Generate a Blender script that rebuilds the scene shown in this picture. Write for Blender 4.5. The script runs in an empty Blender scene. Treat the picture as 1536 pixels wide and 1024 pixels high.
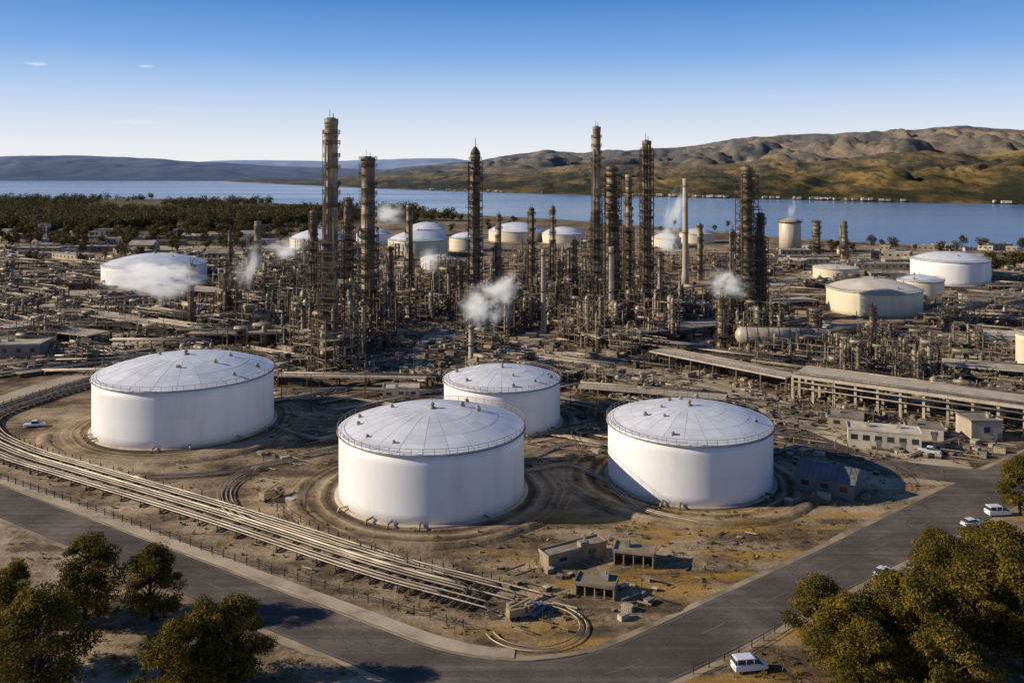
import bpy, math, random
from mathutils import Vector, noise, Matrix
R=random.Random(11)
F=1313.0; H=70.0; HY=255.0; PI=math.pi
col=bpy.context.scene.collection
def P(x,y):
    Y=H*F/(y-HY); return ((x-768)*Y/F,Y)
def px_of(X,Y): return (768+X*F/Y, HY+H*F/Y)
DL=Vector((0.838,-0.546,0)); DR=Vector((0.79,0.613,0))
AL=math.atan2(-0.546,0.838); AR=math.atan2(0.613,0.79)
# ------------------------------------------------------------------ mesh builder
class MB:
    def __init__(s): s.v=[];s.f=[];s.s=[];s.c=[]
    def add(s,vs,fs,sm=False,c=None):
        b=len(s.v); s.v.extend(vs)
        for f in fs:
            s.f.append(tuple(b+i for i in f)); s.s.append(sm); s.c.append(R.random() if c is None else c)
    def box(s,x,y,z,sx,sy,sz,rz=0,c=None):
        ca,sa=math.cos(rz),math.sin(rz); vs=[]
        if c is None: c=R.random()
        for dz in(-.5,.5):
            for dx,dy in((-.5,-.5),(.5,-.5),(.5,.5),(-.5,.5)):
                a,b=dx*sx,dy*sy; vs.append((x+a*ca-b*sa,y+a*sa+b*ca,z+dz*sz))
        s.add(vs,[(0,3,2,1),(4,5,6,7),(0,1,5,4),(1,2,6,5),(2,3,7,6),(3,0,4,7)],False,c)
    def frame(s,p,q):
        d=(q-p); 
        if d.length<1e-6: d=Vector((0,0,1))
        d.normalize(); u=Vector((0,0,1)) if abs(d.z)<.9 else Vector((1,0,0))
        a=d.cross(u).normalized(); b=a.cross(d).normalized(); return a,b
    def beam(s,p,q,w,h=None,c=None):
        p=Vector(p);q=Vector(q);h=h or w;a,b=s.frame(p,q);vs=[]
        for o in(p,q):
            for i,j in((-.5,-.5),(.5,-.5),(.5,.5),(-.5,.5)): vs.append(tuple(o+a*(i*w)+b*(j*h)))
        s.add(vs,[(0,3,2,1),(4,5,6,7),(0,1,5,4),(1,2,6,5),(2,3,7,6),(3,0,4,7)],False,c if c is not None else R.random())
    def tube(s,p,q,r,n=8,r2=None,caps=True,c=None):
        s.path([p,q],[r,r if r2 is None else r2],n,caps,c)
    def path(s,pts,r,n=8,caps=True,c=None):
        pts=[Vector(p) for p in pts]; m=len(pts)
        rr=r if isinstance(r,(list,tuple)) else [r]*m
        if c is None: c=R.random()
        vs=[];pa=None
        for i,p in enumerate(pts):
            d=(pts[min(i+1,m-1)]-pts[max(i-1,0)])
            d=d.normalized() if d.length>1e-6 else Vector((0,0,1))
            if pa is None:
                u=Vector((0,0,1)) if abs(d.z)<.9 else Vector((1,0,0)); a=d.cross(u).normalized()
            else:
                a=(pa-d*pa.dot(d)); a=a.normalized() if a.length>1e-4 else d.orthogonal().normalized()
            pa=a;b=a.cross(d)
            for k in range(n):
                t=2*PI*k/n; vs.append(tuple(p+(a*math.cos(t)+b*math.sin(t))*rr[i]))
        fs=[(i*n+k,(i+1)*n+k,(i+1)*n+(k+1)%n,i*n+(k+1)%n) for i in range(m-1) for k in range(n)]
        if caps: fs+=[tuple(range(n)),tuple((m-1)*n+k for k in reversed(range(n)))]
        s.add(vs,fs,True,c)
        if caps: s.s[-1]=False;s.s[-2]=False
    def lathe(s,prof,n=16,x=0,y=0,vary=True,cv=None,sm=True):
        vs=[];m=len(prof)
        for r,z in prof:
            for k in range(n):
                t=2*PI*k/n; vs.append((x+r*math.cos(t),y+r*math.sin(t),z))
        b=len(s.v); s.v.extend(vs)
        for i in range(m-1):
            cr=R.random()
            for k in range(n):
                s.f.append((b+i*n+k,b+i*n+(k+1)%n,b+(i+1)*n+(k+1)%n,b+(i+1)*n+k)); s.s.append(sm)
                s.c.append(cv if cv is not None else (cr if vary else .5))
        s.f.append(tuple(b+(m-1)*n+k for k in range(n))); s.s.append(False); s.c.append(.5)
        s.f.append(tuple(b+n-1-k for k in range(n))); s.s.append(False); s.c.append(.5)
    def build(s,name,mat,parent=None,loc=None):
        me=bpy.data.meshes.new(name); me.from_pydata(s.v,[],s.f)
        me.polygons.foreach_set('use_smooth',s.s)
        a=me.attributes.new('v','FLOAT','FACE'); a.data.foreach_set('value',s.c)
        me.materials.append(mat); me.update()
        o=bpy.data.objects.new(name,me); col.objects.link(o)
        if parent is not None: o.parent=parent; KIDS.setdefault(parent.name,[]).append(o)
        if loc is not None: o.location=loc
        return o
KIDS={}
def tag(o,label=None,cat=None,group=None,kind=None):
    if label:o['label']=label
    if cat:o['category']=cat
    if group:o['group']=group
    if kind:o['kind']=kind
    return o
def T(name,label,cat,loc,rz=0,group=None):
    o=bpy.data.objects.new(name,None); col.objects.link(o); o.empty_display_size=.5
    o.location=loc;o.rotation_euler=(0,0,rz); return tag(o,label,cat,group)
def dup(root,loc,rz,sc):
    r=root.copy(); col.objects.link(r)
    r.location=loc;r.rotation_euler=(0,0,rz);r.scale=sc
    for ch in KIDS.get(root.name,[]):
        c=ch.copy(); col.objects.link(c); c.parent=r; KIDS.setdefault(r.name,[]).append(c)
        for g in KIDS.get(ch.name,[]):
            d=g.copy(); col.objects.link(d); d.parent=c
    return r
AUTO=[]
class Proto:
    def __init__(s,root,desc,cat,group,noun): s.root=root;s.used=False;s.desc=desc;s.cat=cat;s.group=group;s.noun=noun
    def place(s,X,Y,rz=0,sc=1,desc=None,label=None,z=0):
        if not isinstance(sc,tuple): sc=(sc,sc,sc)
        if not s.used:
            s.used=True;o=s.root;o.location=(X,Y,z);o.rotation_euler=(0,0,rz);o.scale=sc
        else: o=dup(s.root,(X,Y,z),rz,sc)
        o['category']=s.cat; o['group']=s.group
        if label:o['label']=label
        else: AUTO.append((o,desc or s.desc,X,Y))
        return o
# ------------------------------------------------------------------ materials
class NT:
    def __init__(s,nt): s.t=nt; 
    def n(s,ty,ins=None,**kw):
        nd=s.t.nodes.new(ty)
        for k,v in kw.items(): setattr(nd,k,v)
        for k,v in (ins or {}).items():
            if isinstance(v,bpy.types.NodeSocket): s.t.links.new(v,nd.inputs[k])
            else: nd.inputs[k].default_value=v
        return nd
    def math(s,op,a,b=0.0,c=None,clamp=False):
        d={0:a,1:b}
        if c is not None:d[2]=c
        return s.n('ShaderNodeMath',d,operation=op,use_clamp=clamp).outputs[0]
    def mix(s,f,a,b,bt='MIX'):
        nd=s.t.nodes.new('ShaderNodeMix');nd.data_type='RGBA';nd.blend_type=bt
        for i,v in((0,f),(6,a),(7,b)):
            if isinstance(v,bpy.types.NodeSocket): s.t.links.new(v,nd.inputs[i])
            else: nd.inputs[i].default_value=v if i==0 else (v[0],v[1],v[2],1)
        return nd.outputs[2]
    def ramp(s,f,stops):
        nd=s.t.nodes.new('ShaderNodeValToRGB'); s.t.links.new(f,nd.inputs[0]); e=nd.color_ramp.elements
        while len(e)<len(stops): e.new(.5)
        for el,(p,c) in zip(e,stops): el.position=p; el.color=(c[0],c[1],c[2],1) if not isinstance(c,(int,float)) else (c,c,c,1)
        return nd.outputs[0]
    def noise(s,vec,scale,detail=6,rough=.55,out=0):
        return s.n('ShaderNodeTexNoise',{'Vector':vec,'Scale':scale,'Detail':detail,'Roughness':rough}).outputs[out]
    def mapv(s,vec,rot=(0,0,0),sc=(1,1,1)):
        return s.n('ShaderNodeMapping',{'Vector':vec,'Rotation':rot,'Scale':sc}).outputs[0]
def newmat(name):
    m=bpy.data.materials.new(name);m.use_nodes=True;m.node_tree.nodes.clear();t=NT(m.node_tree)
    out=t.n('ShaderNodeOutputMaterial'); return m,t,out
def mat(name,c1,c2,rough=.7,metal=0.0,scale=.6,streak=False,vvar=.35,rnd=.3,stain=None,stain_amt=.5,bump=0.0,world=False,spec=.5):
    m,t,out=newmat(name)
    tc=t.n('ShaderNodeTexCoord').outputs['Object'] if not world else t.n('ShaderNodeNewGeometry').outputs['Position']
    oi=t.n('ShaderNodeObjectInfo').outputs['Random']
    off=t.n('ShaderNodeVectorMath',{0:tc,1:t.n('ShaderNodeCombineXYZ',{0:t.math('MULTIPLY',oi,37.0),1:t.math('MULTIPLY',oi,91.0)}).outputs[0]},operation='ADD').outputs[0]
    v=t.mapv(off,sc=(1,1,.12)) if streak else off
    n1=t.noise(v,scale,7,.6)
    c=t.mix(t.ramp(n1,[(.32,0),(.68,1)]),c1,c2)
    if stain:
        n2=t.noise(t.mapv(off,sc=(1,1,.25)),scale*.5,9,.7)
        c=t.mix(t.math('MULTIPLY',t.ramp(n2,[(.5,0),(.7,1)]),stain_amt),c,stain)
    at=t.n('ShaderNodeAttribute',attribute_name='v').outputs['Fac']
    k=t.math('ADD',1-vvar/2-rnd/2,t.math('ADD',t.math('MULTIPLY',at,vvar),t.math('MULTIPLY',oi,rnd)))
    kc=t.n('ShaderNodeCombineXYZ',{0:k,1:k,2:k}).outputs[0]
    c=t.mix(1.0,c,kc,'MULTIPLY')
    d={'Base Color':c,'Roughness':rough,'Metallic':metal,'Specular IOR Level':spec}
    if bump>0:
        d['Normal']=t.n('ShaderNodeBump',{'Strength':bump,'Distance':.1,'Height':t.noise(off,scale*4,5)}).outputs[0]
    b=t.n('ShaderNodeBsdfPrincipled',d); m.node_tree.links.new(b.outputs[0],out.inputs[0]); return m
M={}
M['white']=mat('white_tank_paint',(.92,.90,.88),(.86,.845,.84),.5,0,.22,True,.05,.02,(.64,.54,.40),.45)
M['whiteroof']=mat('white_roof_paint',(.84,.83,.83),(.70,.705,.73),.45,0,.22,False,.16,.03,(.48,.48,.50),.5,.12)
M['cream']=mat('cream_tank_paint',(.78,.68,.50),(.68,.58,.41),.6,0,.12,True,.08,.08,(.42,.30,.19),.5)
M['creamroof']=mat('cream_roof_paint',(.76,.69,.56),(.60,.52,.40),.6,0,.1,False,.15,.08,(.36,.28,.2),.5)
M['rail']=mat('galvanised_rail',(.42,.36,.27),(.26,.21,.155),.6,.1)
M['concrete']=mat('weathered_concrete',(.56,.47,.35),(.40,.33,.24),.9,0,.25,False,.25,.2,(.16,.125,.09),.5)
M['column']=mat('weathered_column_cladding',(.42,.33,.21),(.165,.125,.08),.55,.1,.45,True,.9,.2,(.055,.04,.028),.8)
M['columndark']=mat('dark_column_cladding',(.27,.205,.13),(.115,.088,.06),.65,.1,.45,True,.7,.2,(.045,.034,.026),.75)
M['chimney']=mat('pale_chimney_concrete',(.54,.47,.36),(.38,.32,.24),.75,0,.3,True,.3,.15,(.14,.11,.08),.6)
M['steel']=mat('weathered_brown_steel',(.125,.085,.052),(.05,.036,.026),.75,.1,.5,False,.7,.4,(.24,.145,.075),.5)
M['steellight']=mat('tan_painted_steel',(.27,.195,.12),(.12,.086,.055),.7,.1,.5,False,.6,.4,(.08,.056,.038),.5)
M['deck']=mat('grey_deck_plate',(.46,.38,.275),(.18,.145,.10),.8,0,.4,False,.7,.6,(.07,.053,.038),.55)
M['vessel']=mat('tan_vessel_cladding',(.42,.34,.225),(.15,.118,.08),.5,.15,.4,True,.5,.8,(.07,.05,.034),.65)
M['drum']=mat('pale_drum_cladding',(.62,.53,.39),(.45,.37,.26),.5,.1,.4,True,.3,.1,(.2,.15,.09),.6)
M['pipe']=mat('grey_pipe_lagging',(.42,.34,.235),(.15,.118,.082),.5,.2,.3,False,1.0,.6,(.09,.066,.044),.55)
M['bundle']=mat('pale_pipeline_steel',(.56,.47,.35),(.24,.19,.135),.45,.2,.15,False,.4,.5,(.13,.095,.06),.7,world=True)
M['wall']=mat('tan_building_wall',(.46,.38,.27),(.30,.245,.17),.85,0,.3,True,.2,.7,(.16,.12,.085),.6)
M['wallwhite']=mat('off_white_wall',(.64,.58,.48),(.48,.42,.33),.8,0,.3,True,.2,.3,(.25,.2,.15),.5)
M['roofing']=mat('pale_flat_roofing',(.54,.47,.37),(.30,.25,.19),.8,0,.2,False,.2,.9,(.12,.095,.07),.6)
M['darkroof']=mat('dark_metal_roofing',(.21,.21,.215),(.13,.13,.135),.6,.2,.4,False,.3,.2,(.3,.29,.27),.4)
M['glass']=mat('dark_window_glass',(.03,.035,.04),(.05,.055,.06),.15,0,.4)
M['door']=mat('dull_grey_door',(.20,.19,.18),(.14,.13,.12),.7)
M['carwhite']=mat('white_car_paint',(.78,.79,.8),(.72,.73,.74),.3,0,.3,False,0,.1)
M['carblue']=mat('dusty_blue_paint',(.12,.17,.25),(.1,.14,.2),.35,0,.3,False,0,.2)
M['cartan']=mat('yellow_tan_machine_paint',(.42,.32,.16),(.26,.2,.11),.6,0,.5,False,.1,.1,(.12,.085,.05),.6)
M['tyre']=mat('black_rubber',(.02,.02,.02),(.03,.03,.03),.9)
M['lamp']=mat('clear_lamp_lens',(.7,.7,.65),(.6,.6,.6),.2)
M['redlamp']=mat('red_lamp_lens',(.4,.02,.02),(.3,.02,.02),.3)
M['bark']=mat('dark_bark',(.09,.065,.045),(.05,.038,.028),.95,0,1.5,True)
def asphalt():
    m,t,out=newmat('worn_asphalt'); pos=t.n('ShaderNodeNewGeometry').outputs['Position']
    n1=t.noise(pos,.06,8,.65); n2=t.noise(pos,2.5,6,.7)
    s1=t.noise(t.mapv(pos,(0,0,-AL),(.01,.7,1)),1.0,5,.6); s2=t.noise(t.mapv(pos,(0,0,-AR),(.01,.7,1)),1.0,5,.6)
    s=t.math('ADD',t.math('MULTIPLY',n1,.5),t.math('ADD',t.math('MULTIPLY',t.math('ADD',s1,s2),.17),t.math('MULTIPLY',n2,.16)))
    c=t.ramp(s,[(.40,(.070,.057,.048)),(.5,(.115,.095,.079)),(.62,(.24,.195,.15))])
    v=t.n('ShaderNodeTexVoronoi',{'Vector':t.n('ShaderNodeVectorMath',{0:pos,1:t.noise(pos,.4,4,.6,1)},operation='ADD').outputs[0],'Scale':.16},feature='DISTANCE_TO_EDGE').outputs[0]
    c=t.mix(t.ramp(v,[(.0,.6),(.012,0.0)]),c,(.04,.035,.03))
    b=t.n('ShaderNodeBsdfPrincipled',{'Base Color':c,'Roughness':1.0,'Specular IOR Level':.15}); m.node_tree.links.new(b.outputs[0],out.inputs[0]); return m
M['asphalt']=asphalt()
M['paint']=mat('faded_road_paint',(.28,.245,.20),(.14,.12,.10),.8,0,.5,False,0,0,(.105,.088,.072),.8,world=True,spec=.1)
M['kerb']=mat('kerb_concrete',(.40,.33,.245),(.22,.18,.13),.9,0,.3,False,.1,0,(.11,.09,.065),.7,world=True,spec=.1)
M['verge']=mat('dusty_gravel_shoulder',(.48,.37,.24),(.24,.18,.12),.95,0,.12,False,0,0,(.11,.085,.058),.8,.3,world=True,spec=.05)
M['pave']=mat('worn_pavement_concrete',(.60,.485,.345),(.36,.285,.20),.95,0,.12,False,0,0,(.14,.105,.075),.7,.3,world=True,spec=.05)
M['pathc']=mat('dusty_concrete_road',(.58,.47,.335),(.40,.315,.215),.9,0,.05,False,0,0,(.18,.135,.09),.6,.2,world=True,spec=.1)
M['clutter']=mat('mixed_scrap_metal',(.42,.34,.235),(.09,.068,.048),.7,.1,.08,False,1.3,0,(.5,.44,.35),.3,world=True)
M['crate']=mat('weathered_container',(.38,.30,.20),(.25,.195,.13),.8,0,.4,True,.1,.4,(.12,.088,.06),.65)
def leafmat(name,a,b,c3,dk=.25):
    m,t,out=newmat(name)
    at=t.n('ShaderNodeAttribute',attribute_name='v').outputs['Fac']
    oi=t.n('ShaderNodeObjectInfo').outputs['Random']
    c=t.ramp(at,[(0,a),(.55,b),(1,c3)])
    c=t.mix(t.math('MULTIPLY',oi,dk),c,(.05,.045,.02))
    d=t.n('ShaderNodeBsdfPrincipled',{'Base Color':c,'Roughness':.75,'Specular IOR Level':.1})
    tr=t.n('ShaderNodeBsdfTranslucent',{'Color':c})
    mx=t.n('ShaderNodeMixShader',{0:.3,1:d.outputs[0],2:tr.outputs[0]})
    m.node_tree.links.new(mx.outputs[0],out.inputs[0]); return m
M['leaf']=leafmat('olive_foliage',(.055,.050,.008),(.155,.118,.018),(.36,.225,.035))
M['leafdark']=leafmat('dark_green_foliage',(.04,.042,.02),(.10,.088,.034),(.23,.16,.055))
# ------------------------------------------------------------------ tanks data
def solve(cx,yf,hw,yr):
    d=H*F/(yf-HY); a1=math.atan((cx-hw-768)/F); a2=math.atan((cx+hw-768)/F)
    am=(a1+a2)/2; de=(a2-a1)/2; D=d/(math.cos(am)-math.sin(de)); r=D*math.sin(de)
    return D*math.sin(am),D*math.cos(am),r,H-(yr-HY)*d/F
TK=[]
def tank(label,cx,yf,hw,yr,rise=.22,m='white',mr='whiteroof',detail=2,h=None,name='storage_tank',group='domed storage tanks'):
    X,Y,r,hh=solve(cx,yf,hw,yr); h=h or hh
    TK.append((X,Y,r,h))
    root=T(name,label,'storage tank',(X,Y,0),0,group)
    n=96 if detail>1 else 48
    b=MB(); nc=6
    b.lathe([(r,h*i/nc) for i in range(nc+1)],n); b.build('shell',M[m],root)
    b=MB(); rr=rise*r; nr=7; Rs=(r*r+rr*rr)/(2*rr)
    def dz(q): return math.sqrt(max(Rs*Rs-q*q,0))-(Rs-rr)
    prof=[(r+.12,h-.15),(r+.12,h+.06)]+[(max(.05,r*(1-i/nr)),h+.08+dz(r*(1-i/nr))) for i in range(nr+1)]
    vs=[];m_=len(prof)
    for q,z in prof:
        for k in range(n): vs.append((q*math.cos(2*PI*k/n),q*math.sin(2*PI*k/n),z))
    b.v.extend(vs); seg=24 if detail>1 else 16; rv={}
    for i in range(m_-1):
        for k in range(n):
            key=(i,int(k*seg/n)); rv.setdefault(key,R.random())
            b.f.append((i*n+k,i*n+(k+1)%n,(i+1)*n+(k+1)%n,(i+1)*n+k)); b.s.append(True); b.c.append(rv[key])
    b.f.append(tuple((m_-1)*n+k for k in range(n))); b.s.append(False); b.c.append(.5)
    if detail>1:
        for k in range(24):
            a=2*PI*k/24
            b.path([(q*math.cos(a),q*math.sin(a),z) for q,z in prof[2:-2]],.035,4,c=-2.2)
        for q,z in (prof[4],prof[6]): b.path([(q*math.cos(2*PI*k/96),q*math.sin(2*PI*k/96),z) for k in range(97)],.03,4,False,c=-2.0)
    b.build('roof',M[mr],root)
    b=MB()
    b.lathe([(r+.45,h-.35),(r+.45,h-.25),(r+.02,h-.25)],n,cv=.4)
    b.build('rim_ring',M['rail'],root)
    b=MB(); b.lathe([(r+.9,0.0),(r+.9,.25),(r+.1,.35)],n,cv=.3); b.build('base_ring',M['concrete'],root)
    if detail>0:
        b=MB(); q=r+.3
        for zz,t in((1.15,.055),(.6,.035)):
            b.path([(q*math.cos(2*PI*k/64),q*math.sin(2*PI*k/64),h+zz) for k in range(65)],t if detail>1 else .09,5,False,c=.5)
        for k in range(56):
            a=2*PI*k/56; b.beam((q*math.cos(a),q*math.sin(a),h-.2),(q*math.cos(a),q*math.sin(a),h+1.15),.08)
        b.build('handrail',M['rail'],root)
    nv=9 if detail>1 else 3
    for k in range(nv):
        a=R.uniform(0,2*PI); q=r*R.choice([.35,.5,.62,.8,.86]); z=h+dz(q)
        b=MB(); s=R.uniform(.6,1.0); x,y=q*math.cos(a),q*math.sin(a)
        b.lathe([(.32*s,z-.1),(.32*s,z+.7*s),(.5*s,z+.7*s),(.5*s,z+.95*s),(.2*s,z+1.15*s)],10,x,y,cv=.6)
        b.box(x+.42*s,y,z+.2,.6*s,.5*s,.7*s)
        b.build('roof_vent',M['rail'],root)
    b=MB(); z=h+rr; s=r/24
    b.lathe([(1.1*s,z-.1),(1.1*s,z+.2),(.5*s,z+.25),(.5*s,z+.9),(.75*s,z+.95),(.3*s,z+1.3)],12,cv=.6)
    b.tube((0,0,z+1.2),(0,0,z+2.2),.07,5); b.build('centre_vent',M['rail'],root)
    if detail>1:
        for k in range(5):
            b=MB(); a=math.radians(-150+R.uniform(0,120)); 
            b.path([((r-.1)*math.cos(a),(r-.1)*math.sin(a),.8),((r+1.9)*math.cos(a),(r+1.9)*math.sin(a),.8),((r+2.2)*math.cos(a),(r+2.2)*math.sin(a),0)],.2,8)
            b.build('inlet_pipe',M['pipe'],root)
    return root
tank('wide low white tank at front left with domed panelled roof',274,675,137,587,.18)
tank('nearest white domed tank in front of the smaller middle tank',647,790,139,682,.18)
tank('white domed tank at front right beside the dark gabled shed',1036,762,124,668,.18)
tank('small white domed tank half hidden behind the nearest tank',753,657,87,588,.17)
FRONT=list(TK)
tank('large white tank at far left with steam drifting past',231,433,80,403,.2,detail=1)
tank('low cream tank behind the tallest column',478,381,44,360,.3,'cream','whiteroof',detail=1)
tank('cream tinted tank left of the spired lattice tower',627,387,45,362,.28,'cream','whiteroof',1)
tank('cream tank nearly touching the spired tower on its left',700,378,26,358,.3,'cream','whiteroof',detail=1)
tank('distant white tank behind the cream tinted tank',640,356,30,344,.3,detail=0)
tank('distant wide cream tank right of the spired lattice tower',775,364,42,348,.28,'cream','whiteroof',detail=0)
tank('distant cream tank left of the tall thin central stack',845,366,32,352,.3,'cream','whiteroof',detail=0)
tank('small off white tank low in front of the cream tinted tank',657,406,26,390,.22,'cream','creamroof',0)
tank('distant cream tank between the central stacks and pale chimney',1000,372,22,358,.3,'cream','creamroof',detail=0)
tank('distant cream tank right of the pale concrete chimney',1045,366,26,352,.3,'cream','creamroof',detail=0)
tank('distant white tank behind the twin lattice columns on the left',560,368,26,352,.3,detail=0)
tank('large cream stained tank on the right side',1312,477,73,441,.2,'cream','creamroof',1)
tank('pale tank tucked behind the large cream tank',1380,453,37,423,.18,'cream','whiteroof',1)
tank('white domed tank at far right near the shoreline',1426,430,61,394,.2,detail=1)
tank('flat tan tank behind and left of the cream tank',1254,421,35,404,.1,'cream','creamroof',0)
tank('off white upright tank cut by the right picture edge',1547,560,24,503,.1,'cream','creamroof',1)
RES=[(x,y,r+3) for x,y,r,h in TK[4:]]+[(x,y,r+10) for x,y,r,h in TK[:4]]
for i in (4,15,17):
    x,y,r,h=TK[i]; d=Vector((x,y,0)).normalized()
    for dist in (r*.6+10,r*.6+30,r*.6+52):
        for o in (-.6,0,.6): RES.append((x-d.x*dist+o*r,y-d.y*dist,r*.45))
# ------------------------------------------------------------------ setting: ground, water, roads
def ground_mat():
    m,t,out=newmat('oily_sandy_ground')
    pos=t.n('ShaderNodeNewGeometry').outputs['Position']
    n1=t.noise(pos,.016,5,.55); n2=t.noise(pos,.07,10,.68); n3=t.noise(pos,.9,8,.7)
    st=t.noise(t.mapv(pos,(0,0,-AL),(.012,.16,1)),1.0,8,.65)
    st2=t.noise(t.mapv(pos,(0,0,-AR),(.012,.2,1)),1.0,8,.65)
    s=t.math('ADD',t.math('ADD',t.math('MULTIPLY',n2,.45),t.math('MULTIPLY',n1,.28)),t.math('ADD',t.math('MULTIPLY',st,.22),t.math('ADD',t.math('MULTIPLY',st2,.16),t.math('MULTIPLY',n3,.14))))
    c=t.ramp(s,[(.53,(.045,.032,.021)),(.595,(.155,.108,.065)),(.65,(.35,.25,.15)),(.73,(.56,.43,.285))])
    xyz=t.n('ShaderNodeSeparateXYZ',{0:pos})
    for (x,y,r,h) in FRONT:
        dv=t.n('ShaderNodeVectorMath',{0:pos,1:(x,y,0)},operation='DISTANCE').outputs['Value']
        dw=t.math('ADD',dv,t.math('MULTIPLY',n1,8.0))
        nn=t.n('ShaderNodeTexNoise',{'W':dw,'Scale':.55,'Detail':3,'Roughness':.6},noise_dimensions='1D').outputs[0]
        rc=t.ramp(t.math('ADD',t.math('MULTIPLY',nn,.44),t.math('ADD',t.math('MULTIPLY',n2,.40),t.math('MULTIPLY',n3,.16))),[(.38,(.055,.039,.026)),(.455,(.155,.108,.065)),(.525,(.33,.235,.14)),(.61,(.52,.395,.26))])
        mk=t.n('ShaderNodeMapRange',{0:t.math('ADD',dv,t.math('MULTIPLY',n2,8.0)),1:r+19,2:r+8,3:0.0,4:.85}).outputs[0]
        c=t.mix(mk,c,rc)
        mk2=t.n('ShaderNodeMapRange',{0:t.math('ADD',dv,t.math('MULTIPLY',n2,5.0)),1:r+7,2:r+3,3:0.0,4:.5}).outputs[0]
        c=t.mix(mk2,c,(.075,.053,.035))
    g=t.math('MULTIPLY',t.ramp(t.noise(t.mapv(pos,(0,0,-AR),(.03,.12,1)),1.0,7,.7),[(.50,0),(.60,1)]),
             t.math('MULTIPLY',t.n('ShaderNodeMapRange',{0:xyz.outputs[0],1:-20.0,2:10.0}).outputs[0],t.n('ShaderNodeMapRange',{0:xyz.outputs[1],1:195.0,2:175.0}).outputs[0]))
    c=t.mix(t.math('MULTIPLY',g,.8),c,(.44,.25,.06))
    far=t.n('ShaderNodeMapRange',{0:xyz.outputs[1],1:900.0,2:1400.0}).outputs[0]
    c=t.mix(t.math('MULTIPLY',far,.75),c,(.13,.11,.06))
    b=t.n('ShaderNodeBump',{'Strength':.6,'Distance':.4,'Height':t.math('ADD',n3,t.math('MULTIPLY',n2,2.0))}).outputs[0]
    p=t.n('ShaderNodeBsdfPrincipled',{'Base Color':c,'Roughness':1.0,'Specular IOR Level':.1,'Normal':b}); m.node_tree.links.new(p.outputs[0],out.inputs[0]); return m
shore=[(-1500,293),(-700,295),(0,297),(250,299),(400,304),(600,315),(760,325),(900,334),(1050,346),(1200,357),(1350,366),(1700,379),(2300,390)]
pts=[]
for i in range(len(shore)-1):
    (a,b),(c_,d)=shore[i],shore[i+1]; n=14
    for k in range(n):
        f=k/n; x,y=a+(c_-a)*f,b+(d-b)*f; X,Y=P(x,y)
        w=noise.noise(Vector((X*.006,Y*.006,3)))*.03*Y; pts.append((X,Y+w))
poly=[(-8000,-1500,0)]+[(x,y,0) for x,y in pts]+[(3500,600,0),(3500,-1500,0)]
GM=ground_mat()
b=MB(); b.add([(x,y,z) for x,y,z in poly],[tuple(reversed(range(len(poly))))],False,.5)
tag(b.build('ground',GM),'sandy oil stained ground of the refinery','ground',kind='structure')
def berm(cx,cy,rad,a0,a1,label,h=.9,w=4.0):
    b=MB(); n=90; pr=[(-.5,-.02),(-.28,.6),(-.1,1),(.1,1),(.3,.55),(.5,-.02)]
    for i in range(n+1):
        a=math.radians(a0+(a1-a0)*i/n); e=min(1,i/5,(n-i)/5); rr=rad+.6*noise.noise(Vector((i*.1,rad,0)))
        for o,z in pr:
            b.v.append((cx+(rr+o*w)*math.cos(a),cy+(rr+o*w)*math.sin(a),(z*h*(.85+.2*noise.noise(Vector((i*.4,o*3,rad)))) if z>0 else -.1)*(e if z>0 else 1)))
    m=len(pr)
    for i in range(n):
        for j in range(m-1): b.f.append((i*m+j,(i+1)*m+j,(i+1)*m+j+1,i*m+j+1)[::-1]); b.s.append(True); b.c.append(.5)
    tag(b.build('berm',GM),label,'earth berm',kind='structure')
berm(TK[0][0],TK[0][1],TK[0][2]+11,195,345,'low earth berm round the front left tank')
berm(TK[1][0],TK[1][1],TK[1][2]+9,165,325,'low earth berm round the nearest tank')
berm(TK[2][0],TK[2][1],TK[2][2]+9,190,350,'low earth berm round the front right tank')
m,t,out=newmat('lake_water')
pos=t.n('ShaderNodeNewGeometry').outputs['Position']
wv=t.noise(t.mapv(pos,(0,0,.3),(.05,.22,1)),1.0,8,.6)
big=t.noise(t.mapv(pos,(0,0,.1),(.0006,.004,1)),1.0,5,.6)
bp=t.n('ShaderNodeBump',{'Strength':.3,'Distance':.6,'Height':wv}).outputs[0]
wc=t.mix(t.ramp(big,[(.35,0),(.65,1)]),(.06,.105,.19),(.11,.17,.28))
p=t.n('ShaderNodeBsdfPrincipled',{'Base Color':wc,'Roughness':t.n('ShaderNodeMapRange',{0:big,1:.35,2:.65,3:.12,4:.24}).outputs[0],'Normal':bp,'IOR':1.33})
m.node_tree.links.new(p.outputs[0],out.inputs[0])
b=MB(); b.add([(-40000,-2000,-1.5),(40000,-2000,-1.5),(40000,60000,-1.5),(-40000,60000,-1.5)],[(0,1,2,3)])
tag(b.build('water',m),'calm blue lake behind the refinery','lake',kind='structure')
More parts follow.
